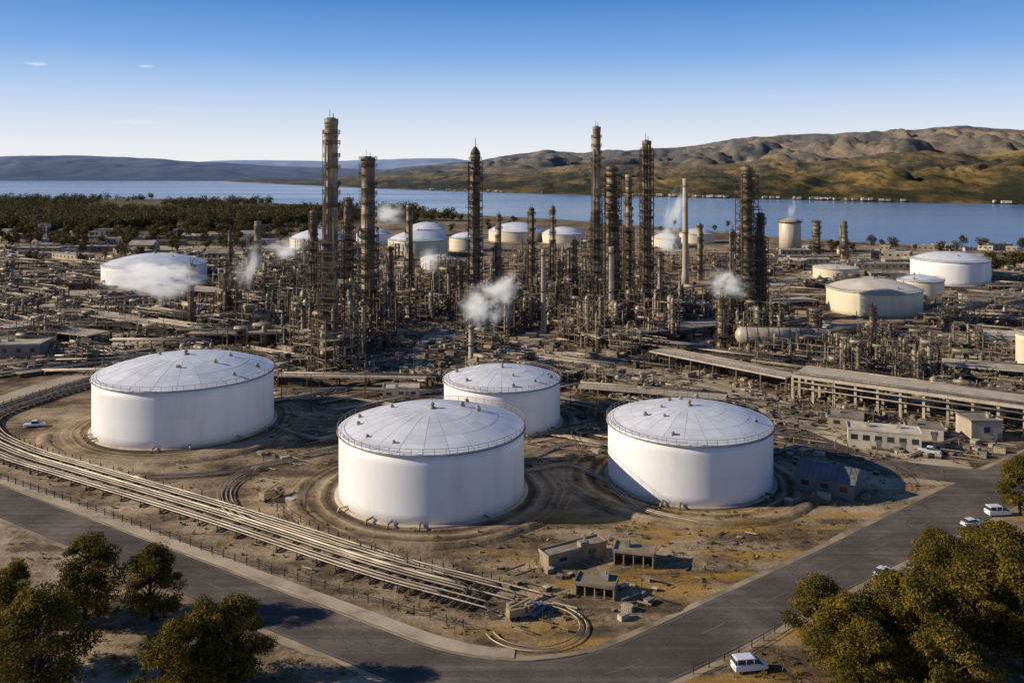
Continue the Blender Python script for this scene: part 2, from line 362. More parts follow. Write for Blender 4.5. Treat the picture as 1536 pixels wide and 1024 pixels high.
def hill_mat(name,dark,gold,painted_haze,y0,y1,amt,bs=.6,m3=.75,th=(.42,.50,.58)):
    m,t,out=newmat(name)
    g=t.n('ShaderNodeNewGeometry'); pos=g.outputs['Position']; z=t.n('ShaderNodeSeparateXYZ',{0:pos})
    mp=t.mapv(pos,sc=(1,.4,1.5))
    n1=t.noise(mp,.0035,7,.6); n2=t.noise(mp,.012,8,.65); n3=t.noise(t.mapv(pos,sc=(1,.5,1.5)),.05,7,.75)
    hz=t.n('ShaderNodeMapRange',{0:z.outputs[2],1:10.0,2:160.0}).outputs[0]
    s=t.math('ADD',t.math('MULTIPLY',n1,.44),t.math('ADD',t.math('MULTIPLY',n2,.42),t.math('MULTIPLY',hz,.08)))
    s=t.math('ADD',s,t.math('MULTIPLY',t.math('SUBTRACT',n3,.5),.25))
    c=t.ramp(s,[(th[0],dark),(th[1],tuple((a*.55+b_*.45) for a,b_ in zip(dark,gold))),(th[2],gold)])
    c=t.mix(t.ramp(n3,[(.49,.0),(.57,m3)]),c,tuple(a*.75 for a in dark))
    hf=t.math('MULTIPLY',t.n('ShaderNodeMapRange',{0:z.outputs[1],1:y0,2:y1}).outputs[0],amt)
    c=t.mix(hf,c,painted_haze)  # aerial haze painted into the base colour, stronger with depth
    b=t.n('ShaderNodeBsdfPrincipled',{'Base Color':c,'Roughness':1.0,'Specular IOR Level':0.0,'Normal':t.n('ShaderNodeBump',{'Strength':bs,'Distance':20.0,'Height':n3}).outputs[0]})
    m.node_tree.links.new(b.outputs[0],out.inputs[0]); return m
def lerp(tab,x):
    if x<=tab[0][0]: return tab[0][1]
    for (a,b_),(c_,d) in zip(tab,tab[1:]):
        if x<=c_:
            f=(x-a)/(c_-a); return b_+(d-b_)*f
    return tab[-1][1]
def range_mesh(name,label,sh,sky,depth,x0,x1,step,rows,material,nscale,sd,off=0,jag=1.0,pw=1.15,fold=1.0):
    b=MB(); cols=[]; x=x0
    while x<=x1: cols.append(x); x+=step
    nr=rows+8
    for px in cols:
        Ys=H*F/(lerp(sh,px)-HY)+off; Yr=Ys+depth
        Hr=max(2,H+(HY-lerp(sky,px)+jag*(2.2*noise.noise(Vector((px*.013,sd,0)))+1.5*noise.noise(Vector((px*.035,sd,4)))+.6*noise.noise(Vector((px*.11,sd,7)))))*Yr/F)
        for j in range(nr):
            t_=j/rows; Y=Ys+(Yr-Ys)*t_; X=(px-768)*Y/F
            wx=X+160*noise.noise(Vector((X/500,Y/500,sd+3)))+60*noise.noise(Vector((X/160,Y/160,sd+13)))
            a=abs(noise.noise(Vector((wx/nscale,Y/(nscale*2.2),sd))))*2.2
            a2=abs(noise.noise(Vector((wx/nscale*2.3,Y/(nscale*.9),sd+5))))*2.2
            a3=abs(noise.noise(Vector((wx/nscale*5.2,Y/(nscale*.35),sd+8))))*2.2
            spur=min(1,a)*.55+min(1,a2)*.29+min(1,a3)*.16   # 0 in a gully, 1 on a spur
            if t_<=1:
                e=(1-t_)**.6
                z=Hr*(t_**pw)*(1-fold*e*(.62-spur))
                z=min(z,Hr*(.25+.85*t_)); z=max(z,2+t_*10) if j>0 else -6
            else: z=Hr*(1-(t_-1)*2.5)
            b.v.append((X,Y,z))
    for i in range(len(cols)-1):
        for j in range(nr-1):
            b.f.append((i*nr+j,(i+1)*nr+j,(i+1)*nr+j+1,i*nr+j+1)); b.s.append(True); b.c.append(.5)
    return tag(b.build(name,material),label,'hills',kind='structure')
SH=[(330,271.5),(400,275),(560,282),(768,289),(1200,299),(1536,306),(2100,316)]
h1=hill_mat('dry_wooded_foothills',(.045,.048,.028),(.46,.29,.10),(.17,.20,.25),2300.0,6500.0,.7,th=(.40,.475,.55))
h2=hill_mat('haze_tinted_wooded_ridge',(.075,.085,.07),(.40,.265,.12),(.19,.22,.28),3000.0,8500.0,.85)
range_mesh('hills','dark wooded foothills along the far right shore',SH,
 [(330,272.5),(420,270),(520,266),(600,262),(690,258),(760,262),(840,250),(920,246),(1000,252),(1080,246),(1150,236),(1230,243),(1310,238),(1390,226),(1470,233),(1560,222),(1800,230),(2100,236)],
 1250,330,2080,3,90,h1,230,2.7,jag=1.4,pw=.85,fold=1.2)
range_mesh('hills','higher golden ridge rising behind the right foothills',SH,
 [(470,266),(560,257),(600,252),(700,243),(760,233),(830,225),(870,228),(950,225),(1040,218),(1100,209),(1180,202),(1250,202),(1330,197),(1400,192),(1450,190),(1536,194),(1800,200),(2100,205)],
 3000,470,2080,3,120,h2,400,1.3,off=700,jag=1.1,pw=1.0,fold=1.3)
hl=hill_mat('haze_tinted_blue_hillside',(.10,.14,.21),(.18,.20,.25),(.20,.26,.38),5000.0,9000.0,.7,.2)  # blue of the air haze is put into these base colours
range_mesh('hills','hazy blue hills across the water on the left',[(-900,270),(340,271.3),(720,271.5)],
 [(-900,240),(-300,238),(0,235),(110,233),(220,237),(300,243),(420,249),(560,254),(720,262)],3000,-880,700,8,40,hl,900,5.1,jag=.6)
hf=hill_mat('haze_tinted_distant_hillside',(.28,.37,.54),(.32,.40,.55),(.38,.48,.64),9000.0,20000.0,.8,.1)  # farthest range: pale haze painted in as its base colours
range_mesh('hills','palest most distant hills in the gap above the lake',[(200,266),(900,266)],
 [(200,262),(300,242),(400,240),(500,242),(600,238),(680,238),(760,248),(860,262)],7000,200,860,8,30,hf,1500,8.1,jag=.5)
C0=Vector((3.4,112.6,0))
cl=[]
for k in range(40,2,-1): cl.append((C0-DL*(22+k*8),4.75))
for k in range(13):
    u=k/12; p=(C0-DL*24)*(1-u)**2+C0*2*u*(1-u)+(C0+DR*24)*u*u; cl.append((p,4.75+1.1*u))
for k in range(1,60): cl.append((C0+DR*(24+k*8),5.9+max(0,min(1,(k-6)/6))*1.2))
def offs(cl,f):
    res=[]
    for i,(p,w) in enumerate(cl):
        d=(cl[min(i+1,len(cl)-1)][0]-cl[max(i-1,0)][0]).normalized(); nrm=Vector((-d.y,d.x,0)); res.append(p+nrm*f(w))
    return res
def ribbon(b,A,B_,z,c=.5):
    for i in range(len(A)-1):
        b.add([(B_[i].x,B_[i].y,z),(B_[i+1].x,B_[i+1].y,z),(A[i+1].x,A[i+1].y,z),(A[i].x,A[i].y,z)],[(0,1,2,3)],False,c)
def on_road(X,Y,mg=1.5):
    d1=X*.546+Y*.838; d2=-X*.613+Y*.79
    return (X<12 and 91-mg<d1<101+4+mg and d2>76) or (X>-8 and 79.5-mg<d2<94.5+mg and d1>88)
b=MB(); ribbon(b,offs(cl,lambda w:w),offs(cl,lambda w:-w),.012)
tag(b.build('road',M['asphalt']),'two lane asphalt road bending round the refinery corner','road',kind='structure')
fine=[]
for (p,w),(q,w2) in zip(cl,cl[1:]):
    n=max(1,int((q-p).length/2)); 
    for k in range(n): fine.append((p+(q-p)*k/n,w+(w2-w)*k/n))
for s,lb in((1,'worn gravel shoulder on refinery side of the road'),(-1,'worn gravel shoulder on tree side of the road')):
    b=MB(); A=offs(fine,lambda w:s*(w-.1)); cnt=[0]
    def ragged(w):
        cnt[0]+=1; return s*(w+1.2+1.0*noise.noise(Vector((cnt[0]*.22,s,0)))+.7*noise.noise(Vector((cnt[0]*.9,s,3))))
    B_=offs(fine,ragged)
    if s>0: ribbon(b,B_,A,.006)
    else: ribbon(b,A,B_,.006)
    tag(b.build('road_shoulder',M['verge']),lb,'road shoulder',kind='structure')
b=MB()
for s in(1,-1): ribbon(b,offs(cl,lambda w:s*(w-.45)+.06),offs(cl,lambda w:s*(w-.45)-.06),.017)
tag(b.build('road_marking',M['paint']),'faded white edge lines along the road','road marking',kind='structure')
b=MB()
A=offs(fine,lambda w:.06);B_=offs(fine,lambda w:-.06)
for i in range(0,len(A)-2,6): ribbon(b,A[i:i+3],B_[i:i+3],.017)
tag(b.build('road_marking',M['paint']),'faded dashed centre line along the road','road marking',kind='structure')
def kerb(o1,o2,h,label,name='kerb',mt='kerb',trim=(0,None)):
    A=offs(cl,o1)[trim[0]:trim[1]];B_=offs(cl,o2)[trim[0]:trim[1]]; b=MB(); ribbon(b,A,B_,h)
    for i in range(len(A)-1):
        for Q in(A,B_):
            b.add([(Q[i].x,Q[i].y,0),(Q[i+1].x,Q[i+1].y,0),(Q[i+1].x,Q[i+1].y,h),(Q[i].x,Q[i].y,h)],[(0,1,2,3)],False,.5)
    tag(b.build(name,M[mt]),label,name.replace('_',' '),kind='structure')
kerb(lambda w:w+.25,lambda w:w,.13,'low concrete kerb on refinery side of the left road',trim=(0,48))
kerb(lambda w:w+3.2,lambda w:w+.7,.10,'pale concrete pavement strip inside the road','pavement','pave',(0,44))
def cat_curve(pxs,n=8,world=False):
    p=[Vector((*(q if world else P(*q)),0)) for q in pxs]; p=[p[0]*2-p[1]]+p+[p[-1]*2-p[-2]]; out=[]
    for i in range(1,len(p)-2):
        for k in range(n):
            u=k/n; a,b_,c_,d=p[i-1],p[i],p[i+1],p[i+2]
            out.append(.5*((2*b_)+(c_-a)*u+(2*a-5*b_+4*c_-d)*u*u+(3*b_-a-3*c_+d)*u**3))
    out.append(p[-2]); return out
def path(pxs,w,label,z=.02,mt='pathc',res=True,name='path'):
    c=[(q,w/2) for q in cat_curve(pxs)]
    b=MB(); ribbon(b,offs(c,lambda w:w),offs(c,lambda w:-w),z)
    tag(b.build(name,M[mt]),label,name.replace('_',' '),kind='structure')
    if res:
        for q,_ in c: RES.append((q.x,q.y,w/2+3))
path([(890,492),(815,500),(785,516),(830,538),(960,560),(1100,582),(1220,640),(1330,690),(1460,704)],12,'dusty service road curving past the small middle tank',.022)
path([(-60,625),(60,580),(180,550),(330,530),(470,560),(600,560),(700,540),(790,520)],8,'dusty service road behind the front left tank',.026)
path([(1090,462),(1240,486),(1400,500),(1600,530)],15,'wide dusty road in front of the cream tank',.018)
path([(0,470),(150,452),(330,450),(470,470)],13,'dusty road crossing the yard at far left',.022)
path([(0,400),(150,393),(300,385),(420,372)],18,'pale yard road behind the far left tank',.022)
path([(1100,440),(1180,425),(1330,380),(1536,385)],20,'pale yard road leading to the far shore tanks',.022)
path([(0,560),(90,520),(200,500),(300,490)],9,'dusty track leading to the left warehouse',.030)
path([(600,560),(640,520),(660,490),(690,450),(720,420)],9,'pale service road running in under the spired tower',.034)
path([(1040,575),(1050,530),(1060,495),(1075,460),(1090,430)],9,'pale service road left of the rightmost tall tower',.038)
path([(1165,640),(1290,690),(1380,706),(1480,716)],11,'grey access road joining the right road',.042,'asphalt',name='access_road')
PADS=[(100,440,60,22,0),(300,470,40,18,.1),(180,520,30,14,0),(690,505,18,10,AL),(860,535,30,14,AL),(1000,515,34,14,AL),(1180,510,46,12,AL*.3),(1330,505,44,10,AL*.4),(1450,540,34,16,AL*.4),(1200,445,60,24,0),(1420,470,60,20,0),(1340,600,26,12,AL*.7),(60,410,90,30,0),(230,372,120,40,0),(1340,410,70,30,0)]
for i,(px,py,w,d,a) in enumerate(PADS):
    X,Y=P(px,py); b=MB(); b.box(X,Y,.02,w,d,.10+.008*(i%4),a,c=.5)
    tag(b.build('concrete_pad',M['pathc']),'pale concrete pad among the plant','concrete pad',kind='structure')
    ca,sa=math.cos(a),math.sin(a)
    for o in(-.3,0,.3): RES.append((X+o*w*ca,Y+o*w*sa,d*.45))
# ------------------------------------------------------------------ pipe bundle beside road
def offs_line(pts,o): return offs([(q,0) for q in pts],lambda w:o)
base_c=[(790,912),(700,888),(560,850),(330,775),(120,712),(30,684),(-25,655),(-20,628),(60,598),(140,575),(250,548)]
bc=cat_curve(base_c,8)
for k in range(9):
    o=(k-4)*1.12; full=offs_line(bc,o); z=.7+.14*(k%3)
    st=(0,6,3,9,2,8,5,10,4)[k]; pts=full[st:]
    pp=[(pts[0].x+.6,pts[0].y-.3,-.2),(pts[0].x+.5,pts[0].y-.2,z-.15)]+[(p.x,p.y,z) for p in pts]
    b=MB(); b.path(pp,(.13,.19,.15,.22)[k%4],8)
    o_=b.build('pipeline',M['bundle']); tag(o_,'pale pipeline beside the left road, %s of nine from the tank side'%['first','second','third','fourth','fifth','sixth','seventh','eighth','ninth'][8-k],'pipeline','nine parallel pipelines beside the left road')
A=offs_line(bc,5.4);B_=offs_line(bc,-5.4)
sup=[]
for i in range(7,len(A)):
    n=max(1,int((A[i]-A[i-1]).length/4.5))
    for q_ in range(n):
        f0=q_/n; a=A[i-1].lerp(A[i],f0); q=B_[i-1].lerp(B_[i],f0); b=MB()
        b.beam((a.x,a.y,.32),(q.x,q.y,.32),.4,.3)
        for f in(.02,.35,.65,.98):
            u=a+(q-a)*f; b.box(u.x,u.y,.15,.4,.5,.34)
            if f in(.02,.98): b.box(u.x,u.y,.75,.15,.15,1.2)
        sup.append(b.build('pipe_sleeper',M['steel']))
for i,o in enumerate(sup):
    tag(o,'low rusty sleeper under the nine roadside pipelines','pipe sleeper','sleepers under the roadside pipelines')
b2=[(445,690),(380,705),(338,735),(352,772),(420,800),(540,836),(700,866)]
bc2=cat_curve(b2,8)
for k in range(4):
    pts=offs_line(bc2,(k-1.5)*.9); b=MB(); b.path([(p.x,p.y,.55) for p in pts],.12,8)
    tag(b.build('pipeline',M['bundle']),'thin pipeline curling round the nearest tank, %s of four from inside'%['first','second','third','fourth'][3-k],'pipeline','four curled pipelines left of the nearest tank')
extra=[([(411,592),(520,585),(660,590)],'pipeline running from the front left tank to the small tank'),
 ([(411,600),(520,600),(600,612)],'pipeline crossing the yard between the two left tanks'),
 ([(845,600),(900,590),(960,584),(1100,596),(1200,610)],'pipeline behind the front right tank'),
 ([(790,690),(850,668),(905,672)],'short pipeline between nearest and front right tanks'),
 ([(790,710),(850,700),(900,720),(960,765),(1060,790)],'pipeline looping in front of the front right tank'),
 ([(410,640),(470,660),(510,655)],'short pipeline leaving the front left tank on the right'),
 ([(200,720),(330,712),(440,690),(505,676)],'long pipeline across the dirt below the front left tank')]
for pl,lb in extra:
    c=cat_curve(pl,8)
    for j,o in enumerate((-.5,.1,.7)):
        b=MB(); b.path([(p.x,p.y,.5+.1*j) for p in offs_line(c,o)],.13,7)
        tag(b.build('pipeline',M['bundle']),lb+', %s of three'%('near','middle','far')[j],'pipeline','groups of three pipelines between the tanks')
# ------------------------------------------------------------------ fences
def fence(pl,label,h=1.6,sp=3.0,world=False,n=8):
    c=cat_curve(pl,n,world); root=T('fence',label,'fence',(c[0].x,c[0].y,0),0,'post and rail fences')
    o=c[0]; b=MB(); dist=0
    posts=[c[0]]
    for p,q in zip(c,c[1:]):
        L=(q-p).length; s=0
        while dist+L-s>=sp:
            s+=sp-dist; dist=0; posts.append(p+(q-p)*min(1,s/L))
        dist+=L-s
    for z in(.55,1.0,h-.1):
        b.path([(p.x-o.x,p.y-o.y,z) for p in c],.05,4,False)
    b.build('rail',M['steel'],root)
    for p in posts[:99]:
        q=MB(); q.box(0,0,h/2,.14,.14,h); q.build('post',M['steel'],root,(p.x-o.x,p.y-o.y,0))
    return root
fence([(-20,712),(120,760),(330,835),(560,905),(700,945)],'long rusty fence between pavement and roadside pipelines')
fence([(720,900),(650,865),(520,815),(430,775),(405,757)],'rusty fence between nearest tank and roadside pipelines')
fence([(395,692),(440,683),(505,668)],'short rusty fence between the two left tanks')
fence([(1040,1010),(1120,975),(1200,925)],'low fence along the tree side of the right road',1.1)
fence([(1180,655),(1230,680),(1300,690)],'short fence above the dark gabled shed')
fence([(850,640),(870,680),(905,700)],'short curved fence between nearest and front right tanks')
fence([(560,640),(600,620),(670,612)],'short fence behind the nearest tank on its left',1.3)
# ------------------------------------------------------------------ columns
def scaffold(b,w,z0,z1,st,th,diag=True):
    cs=[(-w,-w),(w,-w),(w,w),(-w,w)]
    for x,y in cs: b.beam((x,y,z0),(x,y,z1),th)
    z=z0; k=0
    while z<z1-.1:
        zn=min(z+st,z1)
        for i in range(4):
            a,c=cs[i],cs[(i+1)%4]
            b.beam((*a,zn),(*c,zn),th*.9)
            if diag: b.beam((*(a if k%2 else c),z),(*(c if k%2 else a),zn),th*.6)
        z=zn;k+=1
def column(label,px,pt,pb,pw,style='banded',scaf=0.0,name='distillation_column',m=None,group='tall columns and stacks',cat='column',mast=0):
    X,Y=P(px,pb); s=F/Y; h=(pb-pt)/s; r=pw/2/s*.92
    RES.append((X,Y,r*2+1))
    root=T(name,label,cat,(X,Y,0),R.uniform(-.3,.3),group)
    m=m or {'banded':'column','lattice':'columndark','chimney':'chimney'}[style]
    b=MB(); prof=[(r*1.25,0),(r*1.2,h*.1),(r,h*.14)]
    z=h*.14; tp=.16 if style=='chimney' else .04
    while z<h*.965:
        dz=R.uniform(1.8,5.0)*max(1,h/70)
        z2=min(z+dz,h*.97); q=r*(1-tp*z2/h)
        prof+=[(q,z2-.12)]
        if style!='chimney' and R.random()<.5: prof+=[(q*1.035,z2-.08),(q*1.035,z2+.25),(q,z2+.3)]
        z=z2+.36
    if style!='chimney': prof+=[(r*.96,h*.975),(r*1.04,h*.976),(r*1.04,h*.999),(r*.8,h*.999),(r*.78,h-.4)]
    else: prof+=[(r*.9,h*.985),(r*.9,h),(r*.7,h),(r*.65,h-.6)]
    b.lathe(prof,20); b.build('shell',M[m],root)
    if style!='chimney':
        z=h*.16; step=h/(20 if h>50 else 7)
        while z<h*.99:
            b=MB(); q=r+max(.7,r*.30); a0=R.uniform(0,6.28); arc=R.choice([2.2,3.2,4.2,6.28])
            if z>h*.9: arc=6.28
            n=18
            for k in range(n):
                a=a0+arc*k/n;a2=a0+arc*(k+1)/n
                vs=[((r*.98)*math.cos(a),(r*.98)*math.sin(a),z),(q*math.cos(a),q*math.sin(a),z),(q*math.cos(a2),q*math.sin(a2),z),((r*.98)*math.cos(a2),(r*.98)*math.sin(a2),z)]
                vs+=[(x,y,zz+.2) for x,y,zz in vs]
                b.add(vs,[(0,3,2,1),(4,5,6,7),(1,2,6,5),(0,1,5,4),(2,3,7,6)],False,.4)
                b.beam((q*math.cos(a),q*math.sin(a),z),(q*math.cos(a),q*math.sin(a),z+1.3),.1)
            for zz in(.7,1.3): b.path([(q*math.cos(a0+arc*k/n),q*math.sin(a0+arc*k/n),z+zz) for k in range(n+1)],.07,4,False)
            for k in range(0,n,4):
                a=a0+arc*k/n; b.beam((r*math.cos(a),r*math.sin(a),z-1.6),(q*math.cos(a),q*math.sin(a),z),.13)
            b.build('platform',M['steel'],root); z+=step*R.uniform(.6,1.15)
    else:
        for f in(.5,.93):
            b=MB(); z=h*f; q=r+.8
            b.lathe([(r*.8,z),(q,z),(q,z+.25),(r*.8,z+.25)],16,cv=.4)
            b.path([(q*math.cos(k*PI/8),q*math.sin(k*PI/8),z+1.3) for k in range(17)],.08,4,False); b.build('platform',M['steel'],root)
    for a in ((-PI/2+R.uniform(-.5,.5),) if style=='chimney' or h<45 else (-PI/2+R.uniform(-.2,.8),-PI+R.uniform(-.1,.3))):
        b=MB(); x,y=(r*1.05+.35)*math.cos(a),(r*1.05+.35)*math.sin(a); 
        for o in(-.35,.35): b.beam((x+o,y,0),(x+o,y,h*.95),.13)
        z=1
        while z<h*.95: b.beam((x-.35,y,z),(x+.35,y,z),.09); z+=1.5
        b.build('ladder',M['steel'],root)
    if style!='chimney':
        for k in range(R.choice([2,3,4])):
            b=MB(); a=R.uniform(PI,2*PI); q=r+.45; tz=h*R.uniform(.5,.97); pr=R.uniform(.15,.3)
            x,y=q*math.cos(a),q*math.sin(a)
            b.path([(x*.6,y*.6,tz+1),(x*.9,y*.9,tz+1),(x,y,tz),(x,y,0)],pr,7); b.build('riser_pipe',M['pipe'],root)
    if scaf>0:
        b=MB(); w=r*1.22+.5; scaffold(b,w,0,h*scaf,max(3.2,h/24),.27 if h>40 else .22)
        b.build('lattice_frame',M['steel'],root)
        z=5
        while z<h*scaf:
            b=MB(); ww=w*R.uniform(1.05,1.35)
            b.box(-w*.1,-w,z,ww*2,w*.7,.2)
            b.beam((-ww,-w*1.35,z+1.2),(ww,-w*1.35,z+1.2),.1); b.beam((-ww,-w*1.35,z),(-ww,-w*1.35,z+1.2),.1); b.beam((ww*.9,-w*1.35,z),(ww*.9,-w*1.35,z+1.2),.1)
            b.build('lattice_deck',M['steel'],root); z+=R.uniform(3.5,6)
    b=MB()
    if mast: 
        b.lathe([(r*1.05,h),(r*.9,h+1.5),(r*.35,h+3.5),(.25,h+4)],12); b.beam((0,0,h+3.8),(0,0,h+4+mast),.3)
    else:
        b.tube((r*.3,0,h-.5),(r*.3,0,h+2.0),.14,6); b.tube((-r*.25,0,h-.5),(-r*.25,0,h+3.2),.1,5); b.box(0,0,h-.1,r*.9,r*.9,.9)
    if style!='chimney' or mast: b.build('top_fitting',M['steel'],root)
    return root
column('tallest banded column, leftmost of the giants',497,178,545,22,'banded',.5)
column('thick banded column just right of the tallest one',552,236,500,23,'banded',.6)
column('slim dark column left of the tallest one',470,316,470,11,'lattice',.7)
column('slim dark column between the two tallest left columns',523,298,470,12,'lattice',.8)
column('spired tower with a mast wrapped in latticework',713,232,470,16,'banded',.95,mast=4)
column('short column right of the thick banded column',614,308,440,10,'banded',.4)
column('short dark column right of the spired tower',797,312,440,10,'lattice',.6)
column('thin column beside the distant white tanks',829,310,430,8,'banded',.3)
column('tall thin central stack with lattice lower half',895,190,450,13,'banded',.5)
column('thick dark latticed column beside the tall thin stack',918,250,480,19,'lattice',.95,m='column')
column('slender column between the two tall central stacks',943,262,460,11,'banded',.6)
column('tall dark latticed column right of the central cluster',970,211,490,15,'lattice',.95)
column('pale concrete chimney with steam beside it',1028,268,430,10,'chimney',0,'chimney',cat='chimney')
column('rightmost tall tower, thick with many decks',1120,250,500,19,'lattice',.95)
column('shorter dark column touching the rightmost tall tower',1141,320,498,13,'lattice',.8)
column('pale chimney low in front of the central cluster',917,370,505,10,'chimney',0,'chimney',cat='chimney')
column('pale thin stack in front of the slim central pipes',815,374,500,8,'chimney',.0,'chimney',cat='chimney')
column('short brown column on the far right shore, left one',1225,332,385,12,'banded',.4)
column('short brown column on the far right shore, right one',1266,332,388,10,'banded',.4)
column('thin pale column behind the far left steam',387,332,420,11,'banded',.3)
column('thin rusty mast column at far left',345,346,410,6,'lattice',.2)
column('short steaming column at left beyond front left tank',287,396,498,9,'banded',.25)
column('short column beside the short steaming column',340,392,480,9,'banded',.5)
column('thin column left of the spired tower gap',748,322,430,9,'banded',.4)
column('squat banded stack with steam near the tan drum',1082,447,522,12,'banded',.3)
column('small grey stack steaming behind the small middle tank',707,487,548,10,'chimney',0,'chimney',cat='chimney')
column('thin far column left of the rightmost lattice tower',1050,336,420,8,'banded',.3)
column('short pale column right of the cream tinted tank',690,395,450,7,'banded',.3)
column('slim column left of the rightmost tall tower',1098,345,500,8,'lattice',.5)
column('slim column right of the slim central pipes',862,360,470,8,'lattice',.6)
column('slim dark column near the spired tower foot',745,365,470,8,'lattice',.5)
column('pale short stack in the far right process yard',1308,462,540,8,'banded',.3)
column('thick short pale column near the cream tank',1222,462,506,18,'banded',.0,m='drum')
column('slim latticed column behind the short steaming column',372,375,450,8,'lattice',.6)
column('slim column right of the thick banded column',585,370,475,9,'lattice',.5)
column('slim pipe column in the middle dark cluster',838,390,485,9,'lattice',.6)
column('slender stack in front of the tall latticed column',990,380,500,8,'banded',.5)
X,Y=P(1185,377); root=T('silo','pale squat silo on the far right shore','silo',(X,Y,0)); s=F/Y;r=16/s;h=45/s
b=MB(); b.lathe([(r,0),(r,h*.5),(r,h),(r*.9,h*1.04),(r*.2,h*1.1)],32); b.build('shell',M['drum'],root)
b=MB(); b.lathe([(r*.9,h*.97),(r+1.3,h*.97),(r+1.3,h),(r*.9,h)],32)
b.path([((r+1.2)*math.cos(k*PI/16),(r+1.2)*math.sin(k*PI/16),h+1.4) for k in range(33)],.15,4,False); b.build('platform',M['steel'],root); RES.append((X,Y,r+4))
# ------------------------------------------------------------------ process units
def process_proto(w,d,lv,lh,dens,desc,light=False,solid=0.0):
    root=T('process_unit',None,None,(0,0,0)); st=M['steellight' if light else 'steel']
    nx=max(2,int(w/5)+1); ny=max(2,int(d/6)+1)
    xs=[-w/2+w*i/(nx-1)+(R.uniform(-.8,.8) if 0<i<nx-1 else 0) for i in range(nx)]; ys=[-d/2+d*j/(ny-1) for j in range(ny)]
    zl=[0]
    for l in range(lv): zl.append(zl[-1]+lh*R.uniform(.75,1.25))
    tops={}
    b=MB()
    for i,x in enumerate(xs):
        for j,y in enumerate(ys):
            t=lv-(R.random()<.55)*R.randint(0,max(0,lv-1)); tops[i,j]=t
            b.beam((x,y,0),(x,y,zl[t]+R.choice((0,1.2))),.36)
    for l in range(1,lv+1):
        z=zl[l]
        for j,y in enumerate(ys):
            for i in range(nx-1):
                if tops[i,j]>=l and tops[i+1,j]>=l:
                    b.beam((xs[i],y,z),(xs[i+1],y,z),.28,.42)
                    if R.random()<.5: b.beam((xs[i],y,zl[l-1]),(xs[i+1],y,z),.2)
        for i,x in enumerate(xs):
            for j in range(ny-1):
                if tops[i,j]>=l and tops[i,j+1]>=l:
                    b.beam((x,ys[j],z),(x,ys[j+1],z),.28,.42)
    b.build('steel_frame',st,root)
    for l in range(1,lv+1):
        z=zl[l]+.3
        for i in range(nx-1):
            for j in range(ny-1):
                if min(tops[i,j],tops[i+1,j],tops[i,j+1],tops[i+1,j+1])>=l and R.random()<.85 and (l==lv or (i+j)%2==0):
                    b=MB()
                    cx,cy=(xs[i]+xs[i+1])/2,(ys[j]+ys[j+1])/2; sx,sy=xs[i+1]-xs[i],ys[j+1]-ys[j]
                    b.box(cx,cy,z,sx-.04,sy-.04,.14)
                    for zz in(.6,1.1): b.beam((xs[i]+.05,ys[j],z+zz),(xs[i+1]-.05,ys[j],z+zz),.07)
                    b.beam((xs[i]+.05,ys[j],z),(xs[i]+.05,ys[j],z+1.1),.08)
                    b.build('deck',M['deck'],root)
    for k in range(int(dens*3.0)+1):
        b=MB(); r=R.choice((.5,.7,.9,1.2,1.6)); h=R.uniform(3.5,zl[-1]*1.1+3); x,y=R.uniform(-w/2,w/2),R.uniform(-d/2,d/2)
        b.lathe([(r,0),(r,h*.3),(r*1.08,h*.31),(r*1.08,h*.33),(r,h*.34),(r,h*.7),(r*.98,h*.93),(r*.7,h),(r*.25,h+.4)],12,x,y)
        b.tube((x,y,h),(x,y,h+1.5),.12,5)
        z=h*.45
        while z<h: b.lathe([(r,z),(r+.7,z),(r+.7,z+.15),(r,z+.15)],10,x,y,cv=.1); z+=4.5
        b.build('vertical_vessel',M['vessel'],root)
    for k in range(int(dens*2.2)+1):
        b=MB(); r=R.uniform(.6,1.3); L=R.uniform(4,w*.5); x,y=R.uniform(-w/3,w/3),R.uniform(-d/2,d/2); z=R.choice(zl)+r+.6
        b.path([(x-L/2-.3,y,z),(x-L/2,y,z),(x+L/2,y,z),(x+L/2+.3,y,z)],[r*.5,r,r,r*.5],12)
        for o in(-.3,.3): b.box(x+o*L,y,z-r,.4,r*1.5,r*1.2)
        b.build('horizontal_drum',M['vessel'],root)
    b=MB(); seeds=[(R.uniform(-w*.4,w*.4),R.uniform(-d*.4,d*.4),R.uniform(.5,zl[-1]))]
    for k in range(int(42*dens)+5):
        x,y,z=R.choice(seeds[-14:]); pts=[(x,y,z)]
        for q in range(R.randint(2,4)):
            ax=R.choice('xyzx')
            if ax=='x': x=max(-w*.62,min(w*.62,x+R.uniform(-w,w)*.6))
            elif ax=='y': y=max(-d*.62,min(d*.62,y+R.uniform(-d,d)*.6))
            else: z=max(.4,min(zl[-1]+2,z+R.uniform(-9,9)))
            if (Vector((x,y,z))-Vector(pts[-1])).length>.6: pts.append((x,y,z))
        rr=R.choice((.1,.13,.18,.25,.33))
        for p,q in zip(pts,pts[1:]): b.tube(p,q,rr,6,caps=False)
        seeds+=pts[1:]
    b.build('pipework',M['pipe'],root)
    b=MB(); x=w/2+.8
    for l in range(lv):
        s=1 if l%2 else -1; p=Vector((x,s*d*.3,zl[l])); q=Vector((x,-s*d*.3,zl[l+1]))
        b.beam(p,q,.9,.2); b.beam(p+Vector((.4,0,1)),q+Vector((.4,0,1)),.08); b.beam(q+Vector((.4,0,0)),q+Vector((.4,0,-lh)),.18)
    b.build('stair',M['steel'],root)
    for k in range(4):
        b=MB(); b.box(R.uniform(-w,w)*.5,R.uniform(-d,d)*.5,R.uniform(.4,1.3),R.uniform(1,4),R.uniform(1,2.5),R.uniform(1,2.8)); b.build('equipment_box',M['steellight'],root)
    return Proto(root,desc,'process unit','steel framed process units across the refinery','process unit')
